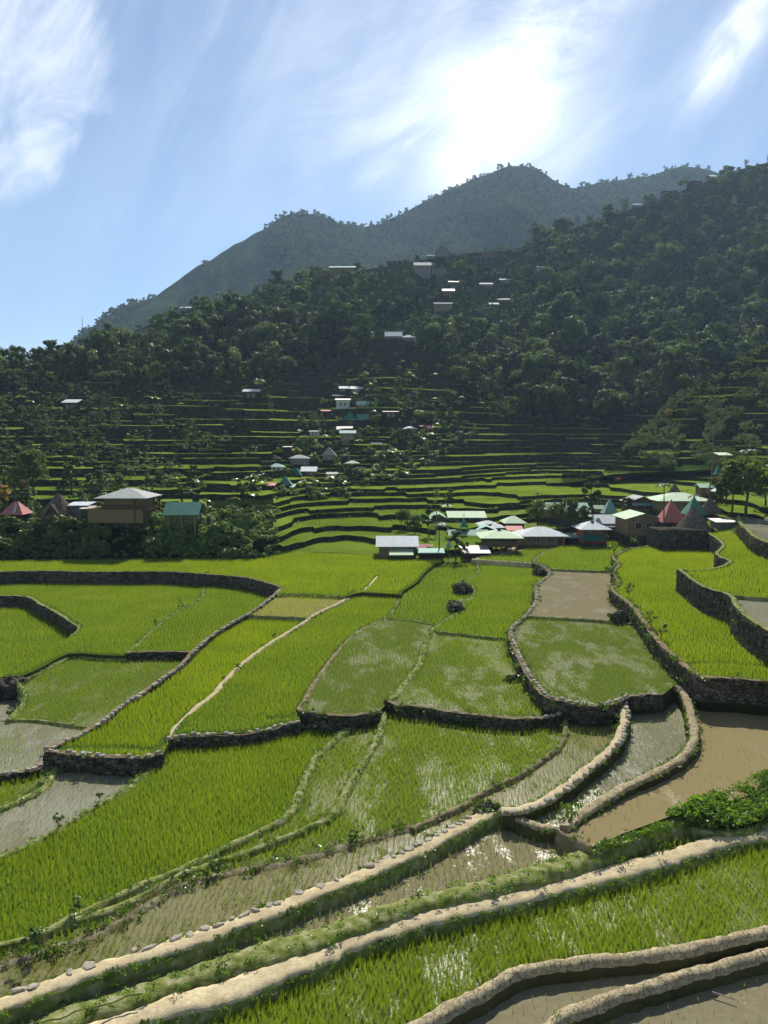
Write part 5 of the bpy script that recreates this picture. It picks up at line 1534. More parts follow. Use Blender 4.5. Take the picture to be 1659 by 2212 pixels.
# --- smaller houses up the hillside; picture place, width, wall, roof height, roof, colours, wall colour, label
HH = [
 ("J 570,122", 20, 8, 6, 'shed', 'r_white', 'grey', 'left one of two white roofs side by side at the top of the knoll'),
 ("J 703,126", 24, 8, 7, 'shed', 'r_white', 'grey', 'right one of two white roofs side by side at the top of the knoll'),
 ("J 503,197", 22, 8, 2, 'shed', 'r_silver', 'darkwood', 'dark shed with a flat grey roof just above the whitewashed house'),
 ("J 552,322", 28, 23, 3, 'gx', 'r_rust', 'white', 'whitewashed two storey house on the knoll'),
 ("J 770,302", 23, 8, 9, 'gx', 'r_teal', 'tan', 'small tan house with a green roof right of the whitewashed house'),
 ("J 365,372", 16, 9, 3, 'shed', 'r_rose', 'darkwood', 'tiny house with a pink roof left of the whitewashed house'),
 ("J 625,432", 27, 2, 19, 'pyr', 'r_green', 'darkwood', 'dark green pyramid roof below the whitewashed house'),
 ("J 770,452", 21, 5, 13, 'gx', 'r_teal', 'darkwood', 'green roof right beside the dark green pyramid roof'),
 ("J 430,445", 17, 2, 3, 'shed', 'r_silver', 'darkwood', 'thin grey roof sheet below the pink roofed house'),
 ("J 1075,425", 30, 18, 2, 'shed', 'r_rust', 'darkwood', 'dark wooden house with a flat brown roof among the bushes'),
 ("J 572,548", 30, 4, 7, 'gx', 'r_rust', 'wood', 'rusty roof just behind the tan house with mint roof'),
 ("J 606,684", 30, 23, 6, 'gx', 'r_aqua', 'tan', 'two storey tan house with a mint roof in the middle of the knoll'),
 ("J 245,604", 20, 11, 2, 'shed', 'r_silver', 'white', 'small white house with a thin roof at the left of the knoll'),
 ("J 1172,568", 20, 2, 12, 'pyr', 'r_green', 'darkwood', 'green pyramid hut at the right side of the knoll'),
 ("J 1283,563", 27, 9, 5, 'hip', 'r_white', 'tan', 'tan house with a white hip roof right of the green pyramid hut'),
 ("J 1465,532", 26, 5, 5, 'gx', 'r_rose', 'tan', 'low red roofed house farthest right on the knoll'),
 ("J 940,652", 20, 3, 3, 'shed', 'r_white', 'brown', 'upper one of two small white roofs in the bushes right of the mint roof'),
 ("J 920,693", 18, 3, 4, 'shed', 'r_white', 'brown', 'lower one of two small white roofs in the bushes right of the mint roof'),
 ("K 625,388", 38, 20, 7, 'hip', 'r_silver', 'grey', 'grey house with a pale hip roof and big windows low on the knoll'),
 ("K 360,322", 24, 6, 8, 'pyr', 'thatch', 'darkwood', 'small brown peaked roof above the aqua roof on the left'),
 ("K 380,432", 28, 10, 7, 'hip', 'r_aqua', 'white', 'white walled house with an aqua roof at the left foot of the knoll'),
 ("K 160,492", 22, 4, 4, 'shed', 'r_white', 'darkwood', 'shining white roof farthest left at the foot of the knoll'),
 ("K 585,484", 24, 2, 18, 'pyr', 'r_green', 'darkwood', 'dark green pyramid hut beside the brown house with white roof'),
 ("K 730,484", 29, 11, 9, 'shed', 'r_white', 'brown', 'brown house with a tilted white roof in front of the grey house'),
 ("K 470,592", 29, 2, 21, 'pyr', 'r_teal', 'darkwood', 'lowest green pyramid hut at the foot of the knoll'),
 ("K 300,622", 20, 8, 4, 'shed', 'r_rose', 'darkwood', 'pink roofed shack left of the lowest green pyramid hut'),
 ("K 512,622", 20, 5, 4, 'shed', 'r_aqua', 'darkwood', 'low aqua roof right below the lowest green pyramid hut'),
 ("K 620,565", 19, 3, 5, 'shed', 'r_white', 'darkwood', 'white roof patch right of the lowest green pyramid hut'),
 ("K 680,602", 14, 3, 3, 'shed', 'r_aqua', 'darkwood', 'smallest aqua roof at the foot of the knoll'),
 ("K 985,518", 18, 12, 3, 'shed', 'r_silver', 'white', 'white box shaped house right of the brown house'),
 ("K 1205,392", 27, 10, 5, 'hip', 'r_mint', 'tan', 'tan house with a mint hip roof at the right foot of the knoll'),
 ("K 1312,402", 16, 3, 4, 'shed', 'r_silver', 'darkwood', 'small grey sheet roof beside the mint hip roof'),
 ("K 955,345", 27, 18, 18, 'pyr', 'r_rust', 'grey', 'grey peaked house on tall posts above the boxy white house'),
 ("K 500,300", 14, 27, 1, 'shed', 'r_rust', 'darkwood', 'dark narrow tower house left of the grey house'),
 ("U 245,330", 54, 24, 6, 'gx', 'r_green', 'brown', 'big dark house on the skyline left of the upper village'),
 ("U 585,217", 30, 9, 3, 'shed', 'r_silver', 'darkwood', 'dark house with a thin pale roof below the mountain'),
 ("U 770,322", 35, 26, 9, 'gx', 'r_silver', 'grey', 'large grey green building with a silver gabled roof in the upper village'),
 ("U 880,302", 32, 14, 2, 'shed', 'r_silver', 'grey', 'long low annex right of the large grey green building'),
 ("U 900,168", 28, 11, 14, 'gy', 'r_silver', 'grey', 'gabled house highest in the upper village'),
 ("U 820,157", 16, 6, 4, 'shed', 'r_silver', 'grey', 'white roof just left of the highest gabled house'),
 ("U 960,170", 18, 5, 4, 'shed', 'r_silver', 'brown', 'small dark shed just right of the highest gabled house'),
 ("U 1150,242", 44, 19, 3, 'shed', 'r_silver', 'darkwood', 'long dark house on the right of the upper village'),
 ("U 1190,188", 26, 8, 3, 'shed', 'r_silver', 'brown', 'dark house above the long dark house'),
 ("U 975,367", 20, 6, 5, 'shed', 'r_rust', 'wood', 'orange brown roof below the annex'),
 ("U 1185,382", 27, 6, 5, 'gx', 'r_silver', 'grey', 'grey roof among trees right of the orange brown roof'),
 ("U 1310,357", 22, 7, 4, 'gx', 'r_silver', 'grey', 'pale blue grey roof farther right among trees'),
 ("U 1302,482", 27, 6, 6, 'shed', 'r_silver', 'grey', 'bright tilted white roof in the trees of the upper slope'),
 ("U 1238,507", 18, 4, 6, 'shed', 'r_silver', 'darkwood', 'small roof tucked below the bright tilted white roof'),
 ("U 905,542", 38, 17, 4, 'gx', 'r_silver', 'tan', 'tan two level house with a row of windows in the middle of the slope'),
 ("U 865,592", 20, 9, 2, 'shed', 'r_silver', 'darkwood', 'flat white roof below the tan two level house'),
 ("U 580,765", 34, 20, 11, 'gx', 'r_white', 'grey', 'house with a dazzling white roof at the edge of the dark forest'),
 ("U 678,747", 28, 12, 6, 'hip', 'r_silver', 'grey', 'grey house right beside the dazzling white roof'),
 ("U 897,677", 22, 4, 4, 'shed', 'r_silver', 'grey', 'pair of small white sheets above the terraces'),
 ("U 1392,152", 20, 6, 4, 'shed', 'r_silver', 'grey', 'silver roof on the ridge right of the upper village'),
 ("U 785,402", 20, 6, 3, 'shed', 'r_silver', 'wood', 'small roof below the large grey green building'),
 ("U 1560,282", 32, 10, 5, 'hip', 'r_silver', 'grey', 'blue grey hip roofed house far right of the upper village'),
 ("U 1632,362", 16, 4, 4, 'shed', 'r_silver', 'grey', 'little white roof below the blue grey hip roofed house'),
 ("U 1040,602", 27, 5, 3, 'shed', 'r_silver', 'darkwood', 'long thin roof right of the flat white roof'),
 ("U 940,435", 24, 9, 6, 'gx', 'r_rust', 'wood', 'brown roofed house above the tan two level house'),
 ("X 828,432", 16, 6, 5, 'shed', 'r_white', 'grey', 'gleaming white roof on the ridge at the right'),
 ("X 1040,345", 30, 9, 2, 'shed', 'r_green', 'darkwood', 'long dark flat building on the right ridge'),
 ("X 1200,300", 24, 12, 2, 'shed', 'r_green', 'darkwood', 'dark block shaped house near the right skyline'),
 ("X 1226,262", 12, 5, 4, 'shed', 'r_rose', 'wood', 'pink roofed hut on top of the right skyline'),
 ("X 1312,247", 12, 5, 6, 'shed', 'r_white', 'grey', 'glinting white roof beside the pink roofed hut on the skyline'),
 ("X 1505,427", 14, 4, 4, 'shed', 'r_silver', 'darkwood', 'dull grey roof in the forest near the right edge'),
 ("W 415,792", 30, 22, 8, 'shed', 'r_white', 'darkwood', 'dark hut with a white roof on the overgrown left slope'),
 ("W 1490,722", 32, 20, 6, 'gx', 'r_white', 'darkwood', 'hut with a pale roof beside a palm above the left terraces'),
 ("W 862,327", 24, 12, 3, 'shed', 'r_rose', 'grey', 'house with a thin red roof on the left ridge'),
 ("W 815,335", 10, 5, 3, 'shed', 'r_white', 'grey', 'small white roof beside the thin red roof on the left ridge'),
 ("W 1098,77", 20, 7, 5, 'shed', 'r_white', 'grey', 'silver roof on the left shoulder of the forest ridge'),
 ("W 415,330", 10, 4, 3, 'shed', 'r_white', 'grey', 'tiny white roof at the far left skyline'),
]
for (b_, w, h, rise, rk, rc, wc, lab) in HH:
    house(b_, None, w, h, rise, rk, rc, wc, lab, ov=.4, win=(0 if w < 19 or h < 8 else (3 if w > 34 else 2)), door=False, found=(3.0 if b_[0] in 'JK' else 1.2))

# ------------------------------------------------------------ poles, cables, odds and ends
def pole(base, Y, h, label, name='power_pole', arm=True):
    x, y = px(base)[0]; g = at_y(x, y, Y); r = empty(name, g, 0, label=label, cat='pole')
    b = MB(); b.tube((0, 0, -1), (0, 0, h), .11, .08, 8); b.build('shaft', M['conc'], r)
    if arm:
        b = MB(); b.box(-.6, .6, -.05, .05, h - .5, h - .4); b.build('crossarm', M['wood'], r)
    return g + Vector((0, 0, h - .4))


p1 = pole("O 768,770", 136, 5.6, 'slim pole among the trees left of the church')
p2 = pole("I 915,560", 152, 13, 'tall slim pole above the village at the right')
p3 = pole("P 810,905", 258, 5, 'slim pole on the knoll')


def cable(a, b, sag, label):
    m = MB(); prev = None
    for i in range(25):
        t = i / 24; p = a.lerp(b, t) - Vector((0, 0, sag * 4 * t * (1 - t)))
        if prev is not None: m.tube(prev, p, .014, .014, 4)
        prev = p
    tag(m.build('power_cable', M['darkwood']), label, 'cable')


cable(p3, p1, 4, 'thin cable running down from the knoll to the pole left of the church')
cable(p3 + Vector((.9, 0, 0)), p1 + Vector((.7, 0, 0)), 5, 'lower one of the two thin cables coming down from the knoll')
cable(p1, p2, 1.6, 'thin cable crossing above the village roofs')
g = HILL.at(178, 718) or at_y(178, 716, 350)
r_ = empty('antenna_mast', at_y(178, 712, 348), 0, label='thin mast standing on the left ridge against the sky', cat='mast')
b = MB(); b.tube((0, 0, -6), (0, 0, 5.2), .14, .09, 6); b.build('shaft', M['cross'], r_)
b = MB(); b.tube((0, 0, 4.9), (.9, 0, 5.0), .05, .05, 5); b.build('arm', M['cross'], r_)

g = G("A 980,417", -18.9)[0]
r_ = empty('stick_frame', g, 0, label='small frame of dark sticks leaning on the thin grassy bund', cat='frame')
for nm, a, c in (('stick', (-.25, 0, -.1), (.05, 0, 1.5)), ('stick', (.45, 0, .35), (-.35, .05, 1.35)), ('stick', (-.3, 0, .45), (1.0, .05, .40)), ('stick', (.05, 0, 1.3), (.6, .1, .1))):
    b = MB(); b.tube(a, c, .035, .03, 5); b.build(nm, M['cross'], r_)
for k, lab in ((0, 'left one of two thin stakes in the far rice'), (1, 'right one of two thin stakes in the far rice')):
    g = G("B 975,155", -17.4)[0]
    b = MB(); b.tube((g.x + k * .35, g.y, -17.5), (g.x + k * .35, g.y, -17.4 + (2.1 if k == 0 else 1.8)), .035, .03, 5)
    tag(b.build('stake', M['cross']), lab, 'stake')
g = G("A 770,1255", -18.9)[0]
b = MB(); b.tube((0, 0, 0), (.02, 0, .32), .13, .16, 12); o = b.build('bucket', M['r_white']); o.location = g; tag(o, 'white bucket at the foot of the wall with big pale top stones', 'bucket')
a, c = G("D 220,1560", -18.1)[0], G("D 785,1392", -18.1)[0]
b = MB(); prev = a
for k in range(1, 13):
    q = a.lerp(c, k / 12) + Vector((.06 * math.sin(k), .05 * math.cos(k * 1.3), .02 * math.sin(k * 2))); b.tube(prev, q, .03, .03, 6); prev = q
tag(b.build('bamboo_pole', M['leaf_y']), 'green bamboo pole lying on the broad grassy bund', 'pole')
a, c = G("F 1335,1780", -19.45)[0], G("F 1470,1825", -19.45)[0]
b = MB(); b.tube(a, c, .03, .02, 6); tag(b.build('fallen_stick', M['cap']), 'pale stick lying in the mud at the bottom right', 'stick')

# rock lumps on the bunds
def rock(base, z_, sx, sy, sz, label, seed):
    g = G(base, z_)[0]; bm = bmesh.new(); bmesh.ops.create_icosphere(bm, subdivisions=4, radius=1)
    for v in bm.verts:
        n = noise.fractal(v.co * 1.6 + Vector((seed, 0, 0)), .8, 2, 5) * .35
        v.co = Vector((v.co.x * sx, v.co.y * sy, v.co.z * sz)) * (1 + n)
    me = bpy.data.meshes.new('boulder'); bm.to_mesh(me); bm.free(); me.materials.append(M['stone'])
    o = bpy.data.objects.new('boulder', me); COL.objects.link(o); o.location = g + Vector((0, 0, sz * .5)); tag(o, label, 'rock')
    for _ in range(14):
        a = random.uniform(0, 6.28); extra_weeds.append((g.x + math.cos(a) * sx * .9, g.y + math.sin(a) * sy * .9, g.z + random.uniform(.1, sz), random.uniform(.2, .4)))


extra_weeds = []
rock("B 1195,310", -17.8, 1.15, 1.5, .9, 'largest dark rock lump beside the winding bund', 1)
rock("B 1150,425", -17.8, .85, 1.9, .75, 'long dark rock lump below the largest one on the winding bund', 2)
rock("C 790,592", -16.9, 1.0, .8, .7, 'dark boulder at the corner of the bare muddy paddy', 3)
rock("C 330,320", -17.6, .9, 1.3, .8, 'dark rocky corner at the top end of the pale stone row', 4)
rock("E 1272,690", -18.1, .62, .35, .28, 'low dark rock beside the stone path junction', 5)
rock("H 965,730", -15.9, .9, .7, .6, 'pale boulder at the corner of the red walled house', 6)
rock("A 60,880", -20.5, 1.7, 1.5, 1.0, 'dark rocky lump at the left edge', 7)
rock("F 180,-20", -17.8, .7, .4, .35, 'mossy rock under the wall at the channel head', 8)

# ------------------------------------------------------------ trees and shrubs with a place of their own
NT = [  # base, Y, size, crown kind, material, label
 ("P 1612,1128", 126, 1.25, 3, None, 'big broad dark tree at the right edge of the village'),
 ("P 1580,1110", 130, 1.05, 1, 'leaf', 'tree leaning over the thatched roofs left of the biggest tree'),
 ("P 1652,1100", 134, 1.15, 0, None, 'tree cut by the right edge of the picture'),
 ("P 1279,1128", 141, .95, 2, None, 'tall dark tree between the teal roof and the pale peaked house'),
 ("P 1232,1150", 136, .72, 1, None, 'dark spreading tree above the long silvery roof'),
 ("P 1268,1152", 135, .62, 0, None, 'smaller dark tree behind the red walled house'),
 ("P 1205,1148", 139, .62, 3, None, 'tree in front of the orange walled house'),
 ("P 1160,1142", 141, .62, 1, 'weed', 'lighter green tree left of the orange walled house'),
 ("P 1352,1118", 144, .55, 0, None, 'tree between the peaked pale house and the brown gabled house'),
 ("P 925,1165", 136, .72, 2, None, 'tall tree left of the church'),
 ("P 895,1160", 140, .55, 1, 'weed', 'low tree behind the tan house with white roof'),
 ("P 868,1150", 146, .5, 3, None, 'dark low tree farthest left behind the tan house with white roof'),
 ("P 985,1206", 119, .50, 5, None, 'rounded dark bush tree in front of the church'),
 ("P 1003,1210", 118, .38, 0, None, 'small bush tree at the corner of the rusty shed'),
 ("P 968,1208", 118.5, .26, 4, None, 'little yellow green bush beside the palm'),
 ("P 72,1066", 152, 1.05, 1, None, 'round dark tree above the thatched hut at the left'),
 ("P 30,1070", 150, .75, 0, 'weed', 'tree at the left edge above the red roof'),
 ("P 155,1066", 158, 1.0, 2, None, 'tall dull green tree right of the round dark tree'),
 ("P 55,1064", 148, .34, 0, 'leaf_o', 'small tree with orange leaves above the thatched hut'),
 ("P 10,1100", 138, .5, 5, 'leaf_o', 'brownish orange bush at the left edge'),
 ("P 525,1098", 152, .62, 2, None, 'dark tree on the low terraces left of the knoll'),
 ("P 560,1085", 165, .45, 4, None, 'yellow green tree at the left foot of the knoll'),
 ("P 1480,862", None, .9, 3, None, 'wide flat topped tree on the edge of the right spur'),
 ("U 1235,905", None, 1.5, 4, 'leaf_y', 'feathery yellow green bamboo clump in the dark forest'),
 ("P 1440,905", None, .45, 0, 'leaf_o', 'rusty leaved tree below the flat topped one'),
]
for b_, Y, s, ci, mt, lab in NT:
    x, y = px(b_)[0]
    g = at_y(x, y, Y) if Y else (SPUR.at(x, y + 6) or HILL.at(x, y))
    tree(ci, g, s, lab, mat=mt)
SAP = [("D 205,1205", -18.1, 1.3, 4, 'weed', 'largest sapling on the ragged bund near the left edge'),
 ("D 1182,752", -18.1, 0.95, 1, 'weed', 'small round headed sapling on the ragged bund above the dark hollow'),
 ("D 318,500", -18.6, 0.75, 5, 'weed', 'bushy sapling on the left edge of the largest bright paddy'),
 ("D 545,352", -18.6, 0.5, 1, 'weed', 'smaller sapling further up the left edge of the largest bright paddy'),
 ("D 405,985", -18.3, 0.8, 3, 'weed', 'wispy sapling where two curved bunds meet'),
 ("D 940,795", -18.4, 0.35, 5, 'weed', 'tiny bush on the curved bund'),
 ("A 1297,742", -17.9, 0.55, 1, 'weed', 'thin sapling beside the narrow pale bund'),
 ("A 1495,572", -17.8, 0.55, 4, 'weed', 'upper thin sapling beside the narrow pale bund'),
 ("A 1218,800", -17.95, 0.35, 4, 'weed', 'lowest tiny sapling beside the narrow pale bund'),
 ("A 845,500", -18.9, 0.6, 3, 'weed', 'flat little bush on the thin grassy bund below the stick frame'),
 ("A 62,1000", -19.6, 0.7, 4, 'weed', 'small plant under the rocky lump at the left edge'),
 ("E 545,872", -18.2, 0.8, 3, 'weed', 'dark sapling on the ragged bund at the centre'),
 ("C 985,625", -15.6, 1.5, 3, 'weed', 'upper sapling on the long winding stone wall'),
 ("C 1040,695", -15.6, 1.4, 3, 'weed', 'lower sapling on the long winding stone wall'),
 ("C 850,450", -15.6, 1.6, 3, 'weed', 'wide sapling at the bend of the long winding stone wall'),
 ("C 880,165", -16.2, 2.0, 0, 'weed', 'upper one of two thin saplings near the big plain tan house'),
 ("C 765,205", -16.4, 2.0, 2, 'weed', 'lower one of two thin saplings near the big plain tan house'),
 ("C 745,370", -16.6, 2.4, 1, 'weed', 'dense bush on the far end of the long winding wall')]
for b_, z_, s, ci, mt, lab in SAP:
    r_ = empty('sapling', G(b_, z_)[0], random.uniform(0, 6.28), label=lab, cat='sapling')
    b = MB(); b.tube((0, 0, -.1), (.03 * s, 0, .45 * s), .018 * s + .006, .012 * s + .004, 6)
    rr = random.Random(len(lab) * 7 + int(s * 100))
    for _ in range(6):
        a = rr.uniform(0, 6.28); b.tube((.02 * s, 0, rr.uniform(.2, .45) * s), (math.cos(a) * .3 * s, math.sin(a) * .3 * s, rr.uniform(.5, .85) * s), .009 * s + .003, .004 * s + .002, 4)
    b.build('stem', M['bark'], r_)
    V, Fc = crown(int(s * 1000) + len(lab), 8, .52 * s, .62 * s, .045 + .02 * s, int(170 + 120 * s), z0=.32 * s)
    mk('leaves', V, Fc, M['weed'], r_)


def put_palm(base, Y, h, seed, label, fl=1.8, mat='leaf', nf=11, g=None):
    if g is None:
        x, y = px(base)[0]; g = at_y(x, y, Y) if Y else HILL.at(x, y)
    b, (V, Fc) = palm(seed, h, nf, fl); r = empty('palm_tree', g, 0, label=label, cat='palm')
    b.build('trunk', M['bark'], r, smooth=True); c = mk('crown', V, Fc, M[mat], r)
    return r


put_palm("P 1434,1132", 126, 6.2, 1, 'slender palm standing beside the red pyramid roof', 1.5)
put_palm("H 112,402", 164, 4.2, 2, 'slim palm on the bright terrace above the village', 1.1)
put_palm("O 800,930", 121, 4.6, 3, 'bushy palm in front of the low shacks', 2.0, nf=14)
put_palm("P 1500,1120", 140, 4.0, 4, 'palm behind the large thatched hut', 1.5)
put_palm("P 1617,1050", 140, 6.0, 5, 'palm rising inside the big tree at the right edge', 2.2, nf=14)
put_palm("P 560,862", None, 6.0, 6, 'palm beside the pale roofed hut above the left terraces', 2.6)
put_palm("P 905,925", None, 5.0, 7, 'palm in the bushes at the right side of the knoll', 2.2)
# the plant with red leaves on the bright terrace
g = HILL.at(1334, 1050)
r_ = empty('red_leaf_shrub', g, 0, label='thin shrub with a red leafy top on the bright terraces', cat='shrub')
b = MB(); b.tube((0, 0, -.5), (.1, 0, 1.6), .09, .06, 6); b.build('stem', M['bark'], r_)
V, Fc = tuft(150, .75, .22, 77, 1.0); mk('leaves', [(v[0] * 1.1, v[1], v[2] + 1.2) for v in V], Fc, M['leaf_r'], r_)


def leafy(base, z_, s, seed, label):
    """young broad-leaved plant with hanging leaves"""
    g = G(base, z_)[0]; r = random.Random(seed); root = empty('broad_leaf_plant', g, 0, label=label, cat='plant')
    b = MB(); b.tube((0, 0, -.05), (.03 * s, 0, 1.0 * s), .025 * s, .015 * s, 6); b.build('stem', M['bark'], root)
    V, Fc = [], []
    for _ in range(26):
        a = r.uniform(0, 6.28); h = r.uniform(.25, 1.15) * s; d = Vector((math.cos(a), math.sin(a), 0)); side = Vector((-d.y, d.x, 0)); L_ = r.uniform(.22, .36) * s
        c0 = Vector((0, 0, h)) + d * r.uniform(.08, .42) * s; n = len(V)
        V += [c0, c0 + d * L_ * .35 - side * L_ * .3 - Vector((0, 0, L_ * .2)), c0 + d * L_ * .6 - Vector((0, 0, L_)), c0 + d * L_ * .35 + side * L_ * .3 - Vector((0, 0, L_ * .2))]
        Fc.append((n, n + 1, n + 2, n + 3))
    mk('leaves', V, Fc, M['weed'], root)


leafy("F 512,800", -17.9, 1.0, 3, 'dark broad leaved plant at the corner of the mud bund')
leafy("F 665,650", -17.8, .42, 4, 'few upright leaves on the thick pale curved bund')
leafy("F 1625,600", -18.0, .8, 5, 'leafy sprigs on the green mound at the right edge')
leafy("F 1045,975", -18.3, .55, 6, 'dark leafy plant beside the wide earth path')
leafy("F 800,1040", -18.4, .45, 7, 'small leafy plant at the upper edge of the wide earth path')
leafy("F 430,1940", -18.95, .3, 8, 'little seedling at the end of the lowest mud bund')

# ------------------------------------------------------------ scattered vegetation
def hill_pts(n, fn, S_=HILL, xr=(-140, 1800), yr=(300, 1215)):
    """n tries, even over the picture; fn(x, y) -> scale or 0"""
    out = []
    for _ in range(n):
        x = random.uniform(*xr); y = random.uniform(*yr)
        s = fn(x, y)
        if not s: continue
        g = S_.at(x, y)
        if g is None: continue
        out.append((x, y, g, s))
    return out


def f_forest(x, y):
    if y > forest_line(x) + 6 * math.sin(x / 17) or clear_at(x, y): return 0
    f = forest_line(x)
    v = noise.noise(Vector((x / 45, y / 30, 2.2)))
    if v < -.36 and 600 < x < 1300: return 0
    small = .7 if (x < 600 and y < np.interp(x, [0, 200, 400, 600], [830, 790, 710, 650])) else .55 if (x < 330 and y < np.interp(x, [0, 330], [800, 700])) or (790 < x < 1130 and y < 730) else (.7 if 560 < x < 1130 and y < 620 else 1)
    return small * random.choice((.6, .75, .9, 1.0, 1.15, 1.3, 1.5)) * random.uniform(.9, 1.1) * (1.15 if v > 0 else .85)


def f_knoll(x, y):
    if clear_at(x, y): return 0
    if in_poly(KNOLL, x, y): return random.uniform(.25, .55)
    return 0


fshr = hill_pts(7000, lambda x, y: random.uniform(.6, 1.5) if y < forest_line(x) + 8 else 0)
scatter('undergrowth', [(g.x, g.y, g.z - .3, s) for x, y, g, s in fshr], shrubs + bshrubs[:1], 'undergrowth between the trees and houses of the wooded hillside')
forest = hill_pts(9500, f_forest)
for i in range(0, 175):                     # trees standing along the ridge line
    x = -60 + i * 10.5 + random.uniform(-4, 4); k = int((x - HILL.X[0]) / 5)
    if any(a < x < b and abs(HILL.PY[k, -1] - (c + d) / 2) < 30 for a, b, c, d in CLEAR) and random.random() < .75: continue
    j = random.choice((-1, -2, -4, -7)); s_ = random.uniform(.35, .8) if x < 1250 else random.uniform(.5, 1.0)
    forest.append((x, HILL.PY[k, j], Vector((HILL.XX[k, j], HILL.YY[k, j], HILL.ZZ[k, j] - .5)), s_))
knoll = hill_pts(9000, f_knoll)
print('forest', len(forest), 'knoll', len(knoll))
allt = [(x, y, g, s, 0) for x, y, g, s in forest] + [(x, y, g, s, 1) for x, y, g, s in knoll if random.random() < .30]
vis = [t for t in allt if -10 < t[0] < 1670]
vis.sort(key=lambda t: -t[3] / t[2].y)
pick, seen = [], []
for t in vis:
    if len(pick) >= 285: break
    if all((t[0] - q[0]) ** 2 + (t[1] - q[1]) ** 2 > 15 ** 2 for q in pick): pick.append(t)
ids = set(id(t) for t in pick)
rest = [t for t in allt if id(t) not in ids]
for i, (x, y, g, s, k) in enumerate(pick):
    ci = (0, 1, 2, 3, 5, 0, 4)[random.randrange(7)]
    if k: lab, grp = 'small leafy tree among the houses on the steep knoll', 'small trees on the knoll'
    elif x < 560: lab, grp = 'dark leafy tree in the forest on the left slope', 'forest trees on the left slope'
    elif x < 1050: lab, grp = 'dark leafy tree in the forest below the upper village', 'forest trees below the upper village'
    else: lab, grp = 'dark leafy tree in the forest on the right slope', 'forest trees on the right slope'
    root = empty('forest_tree', g, random.uniform(0, 6.28), label=lab, cat='tree', group=grp)
    root.scale = (s, s, s * random.uniform(.85, 1.2))
    for q, nm in ((0, 'crown'), (1, 'trunk')):
        c = bpy.data.objects.new(nm, CR[ci][q].data); COL.objects.link(c); c.parent = root
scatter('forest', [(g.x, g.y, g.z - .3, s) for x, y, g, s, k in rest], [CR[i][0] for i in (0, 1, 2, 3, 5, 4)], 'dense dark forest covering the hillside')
scatter('undergrowth', [(g.x, g.y, g.z - .2, random.uniform(.7, 1.7)) for x, y, g, s in knoll], shrubs, 'leafy shrubs between the houses on the knoll')

def f_left(x, y):
    """overgrown terraces and the bank in front of the left houses"""
    if clear_at(x, y): return 0
    if y > 1206: return 0
    if y > 1100 and x < 600:
        if 235 < x < 320 and y > 1118: return 0 if random.random() < .9 else .5
        return (random.uniform(.2, .8) * (1.5 if noise.noise(Vector((x / 30, y / 16, 4.4))) > .1 else .75)) if noise.noise(Vector((x / 22, y / 12, 2.4))) > -.25 else 0
    f = forest_line(x)
    if y < f - 5: return 0
    v = noise.noise(Vector((x / 60, y / 26, 7.7)))
    lim = np.interp(x, [-200, 100, 250, 420, 520, 600], [-.3, -.15, .08, .18, .30, .40])
    if x < 600 and 850 < y < 1100 and v > lim: return random.uniform(.3, .95)
    if x > 1000 and 1000 < y < 1110 and v > .42: return random.uniform(.4, .7)
    if 600 < x < 1450 and 1085 < y < 1180 and x > 640 and v > .30 and not (x > 980): return random.uniform(.2, .45)
    return 0


left = hill_pts(36000, f_left, HILL, (-140, 1800), (800, 1210))
lt = [(g.x, g.y, g.z - .2, s) for x, y, g, s in left if not (x > 315 and y > 1100)]
scatter('undergrowth', lt, shrubs + bshrubs[:1], 'bushes overgrowing the left terraces and the bank below the houses')
scatter('undergrowth', [(g.x, g.y, g.z - .2, s) for x, y, g, s in left if x > 315 and y > 1100], bshrubs + shrubs[:1], 'sunlit bushes on the bank right of the open sided shelter')
scatter('undergrowth', [(g.x, g.y, g.z - .2, random.uniform(.25, .6)) for x, y, g, s in left if y < 1100 and random.random() < (.10 if x < 230 else .03)], [CR[i][0] for i in (0, 2, 5, 4)], 'small trees standing on the overgrown left terraces')
pit = [t for t in hill_pts(5200, lambda x, y: (1.0 if (x > 600 and y > forest_line(x) and y < 1120) or (x > 240 and 860 < y < 1100) else 0)) if not in_poly(KNOLL, t[0], t[1])]
scatter('undergrowth', [(g.x, g.y, g.z, random.uniform(.15, .4)) for x, y, g, s in pit], shrubs, 'low tufts along the terrace edges')


def f_spur(x, y):
    v = noise.noise(Vector((x / 42, y / 22, 1.7)))
    edge = float(np.interp(x, [1321, 1365, 1407, 1455, 1525, 1607, 1700], [1007, 950, 916, 862, 832, 776, 728]))
    if y < edge or y > 1016: return 0
    if x < 1345 or (y > 975 and v < .05): return 0
    if y < edge + 70 and v < -.1 and x > 1500: return 0
    return random.uniform(.22, .62) if v > (.02 if y > edge + 30 else -.35) and random.random() < .28 else 0


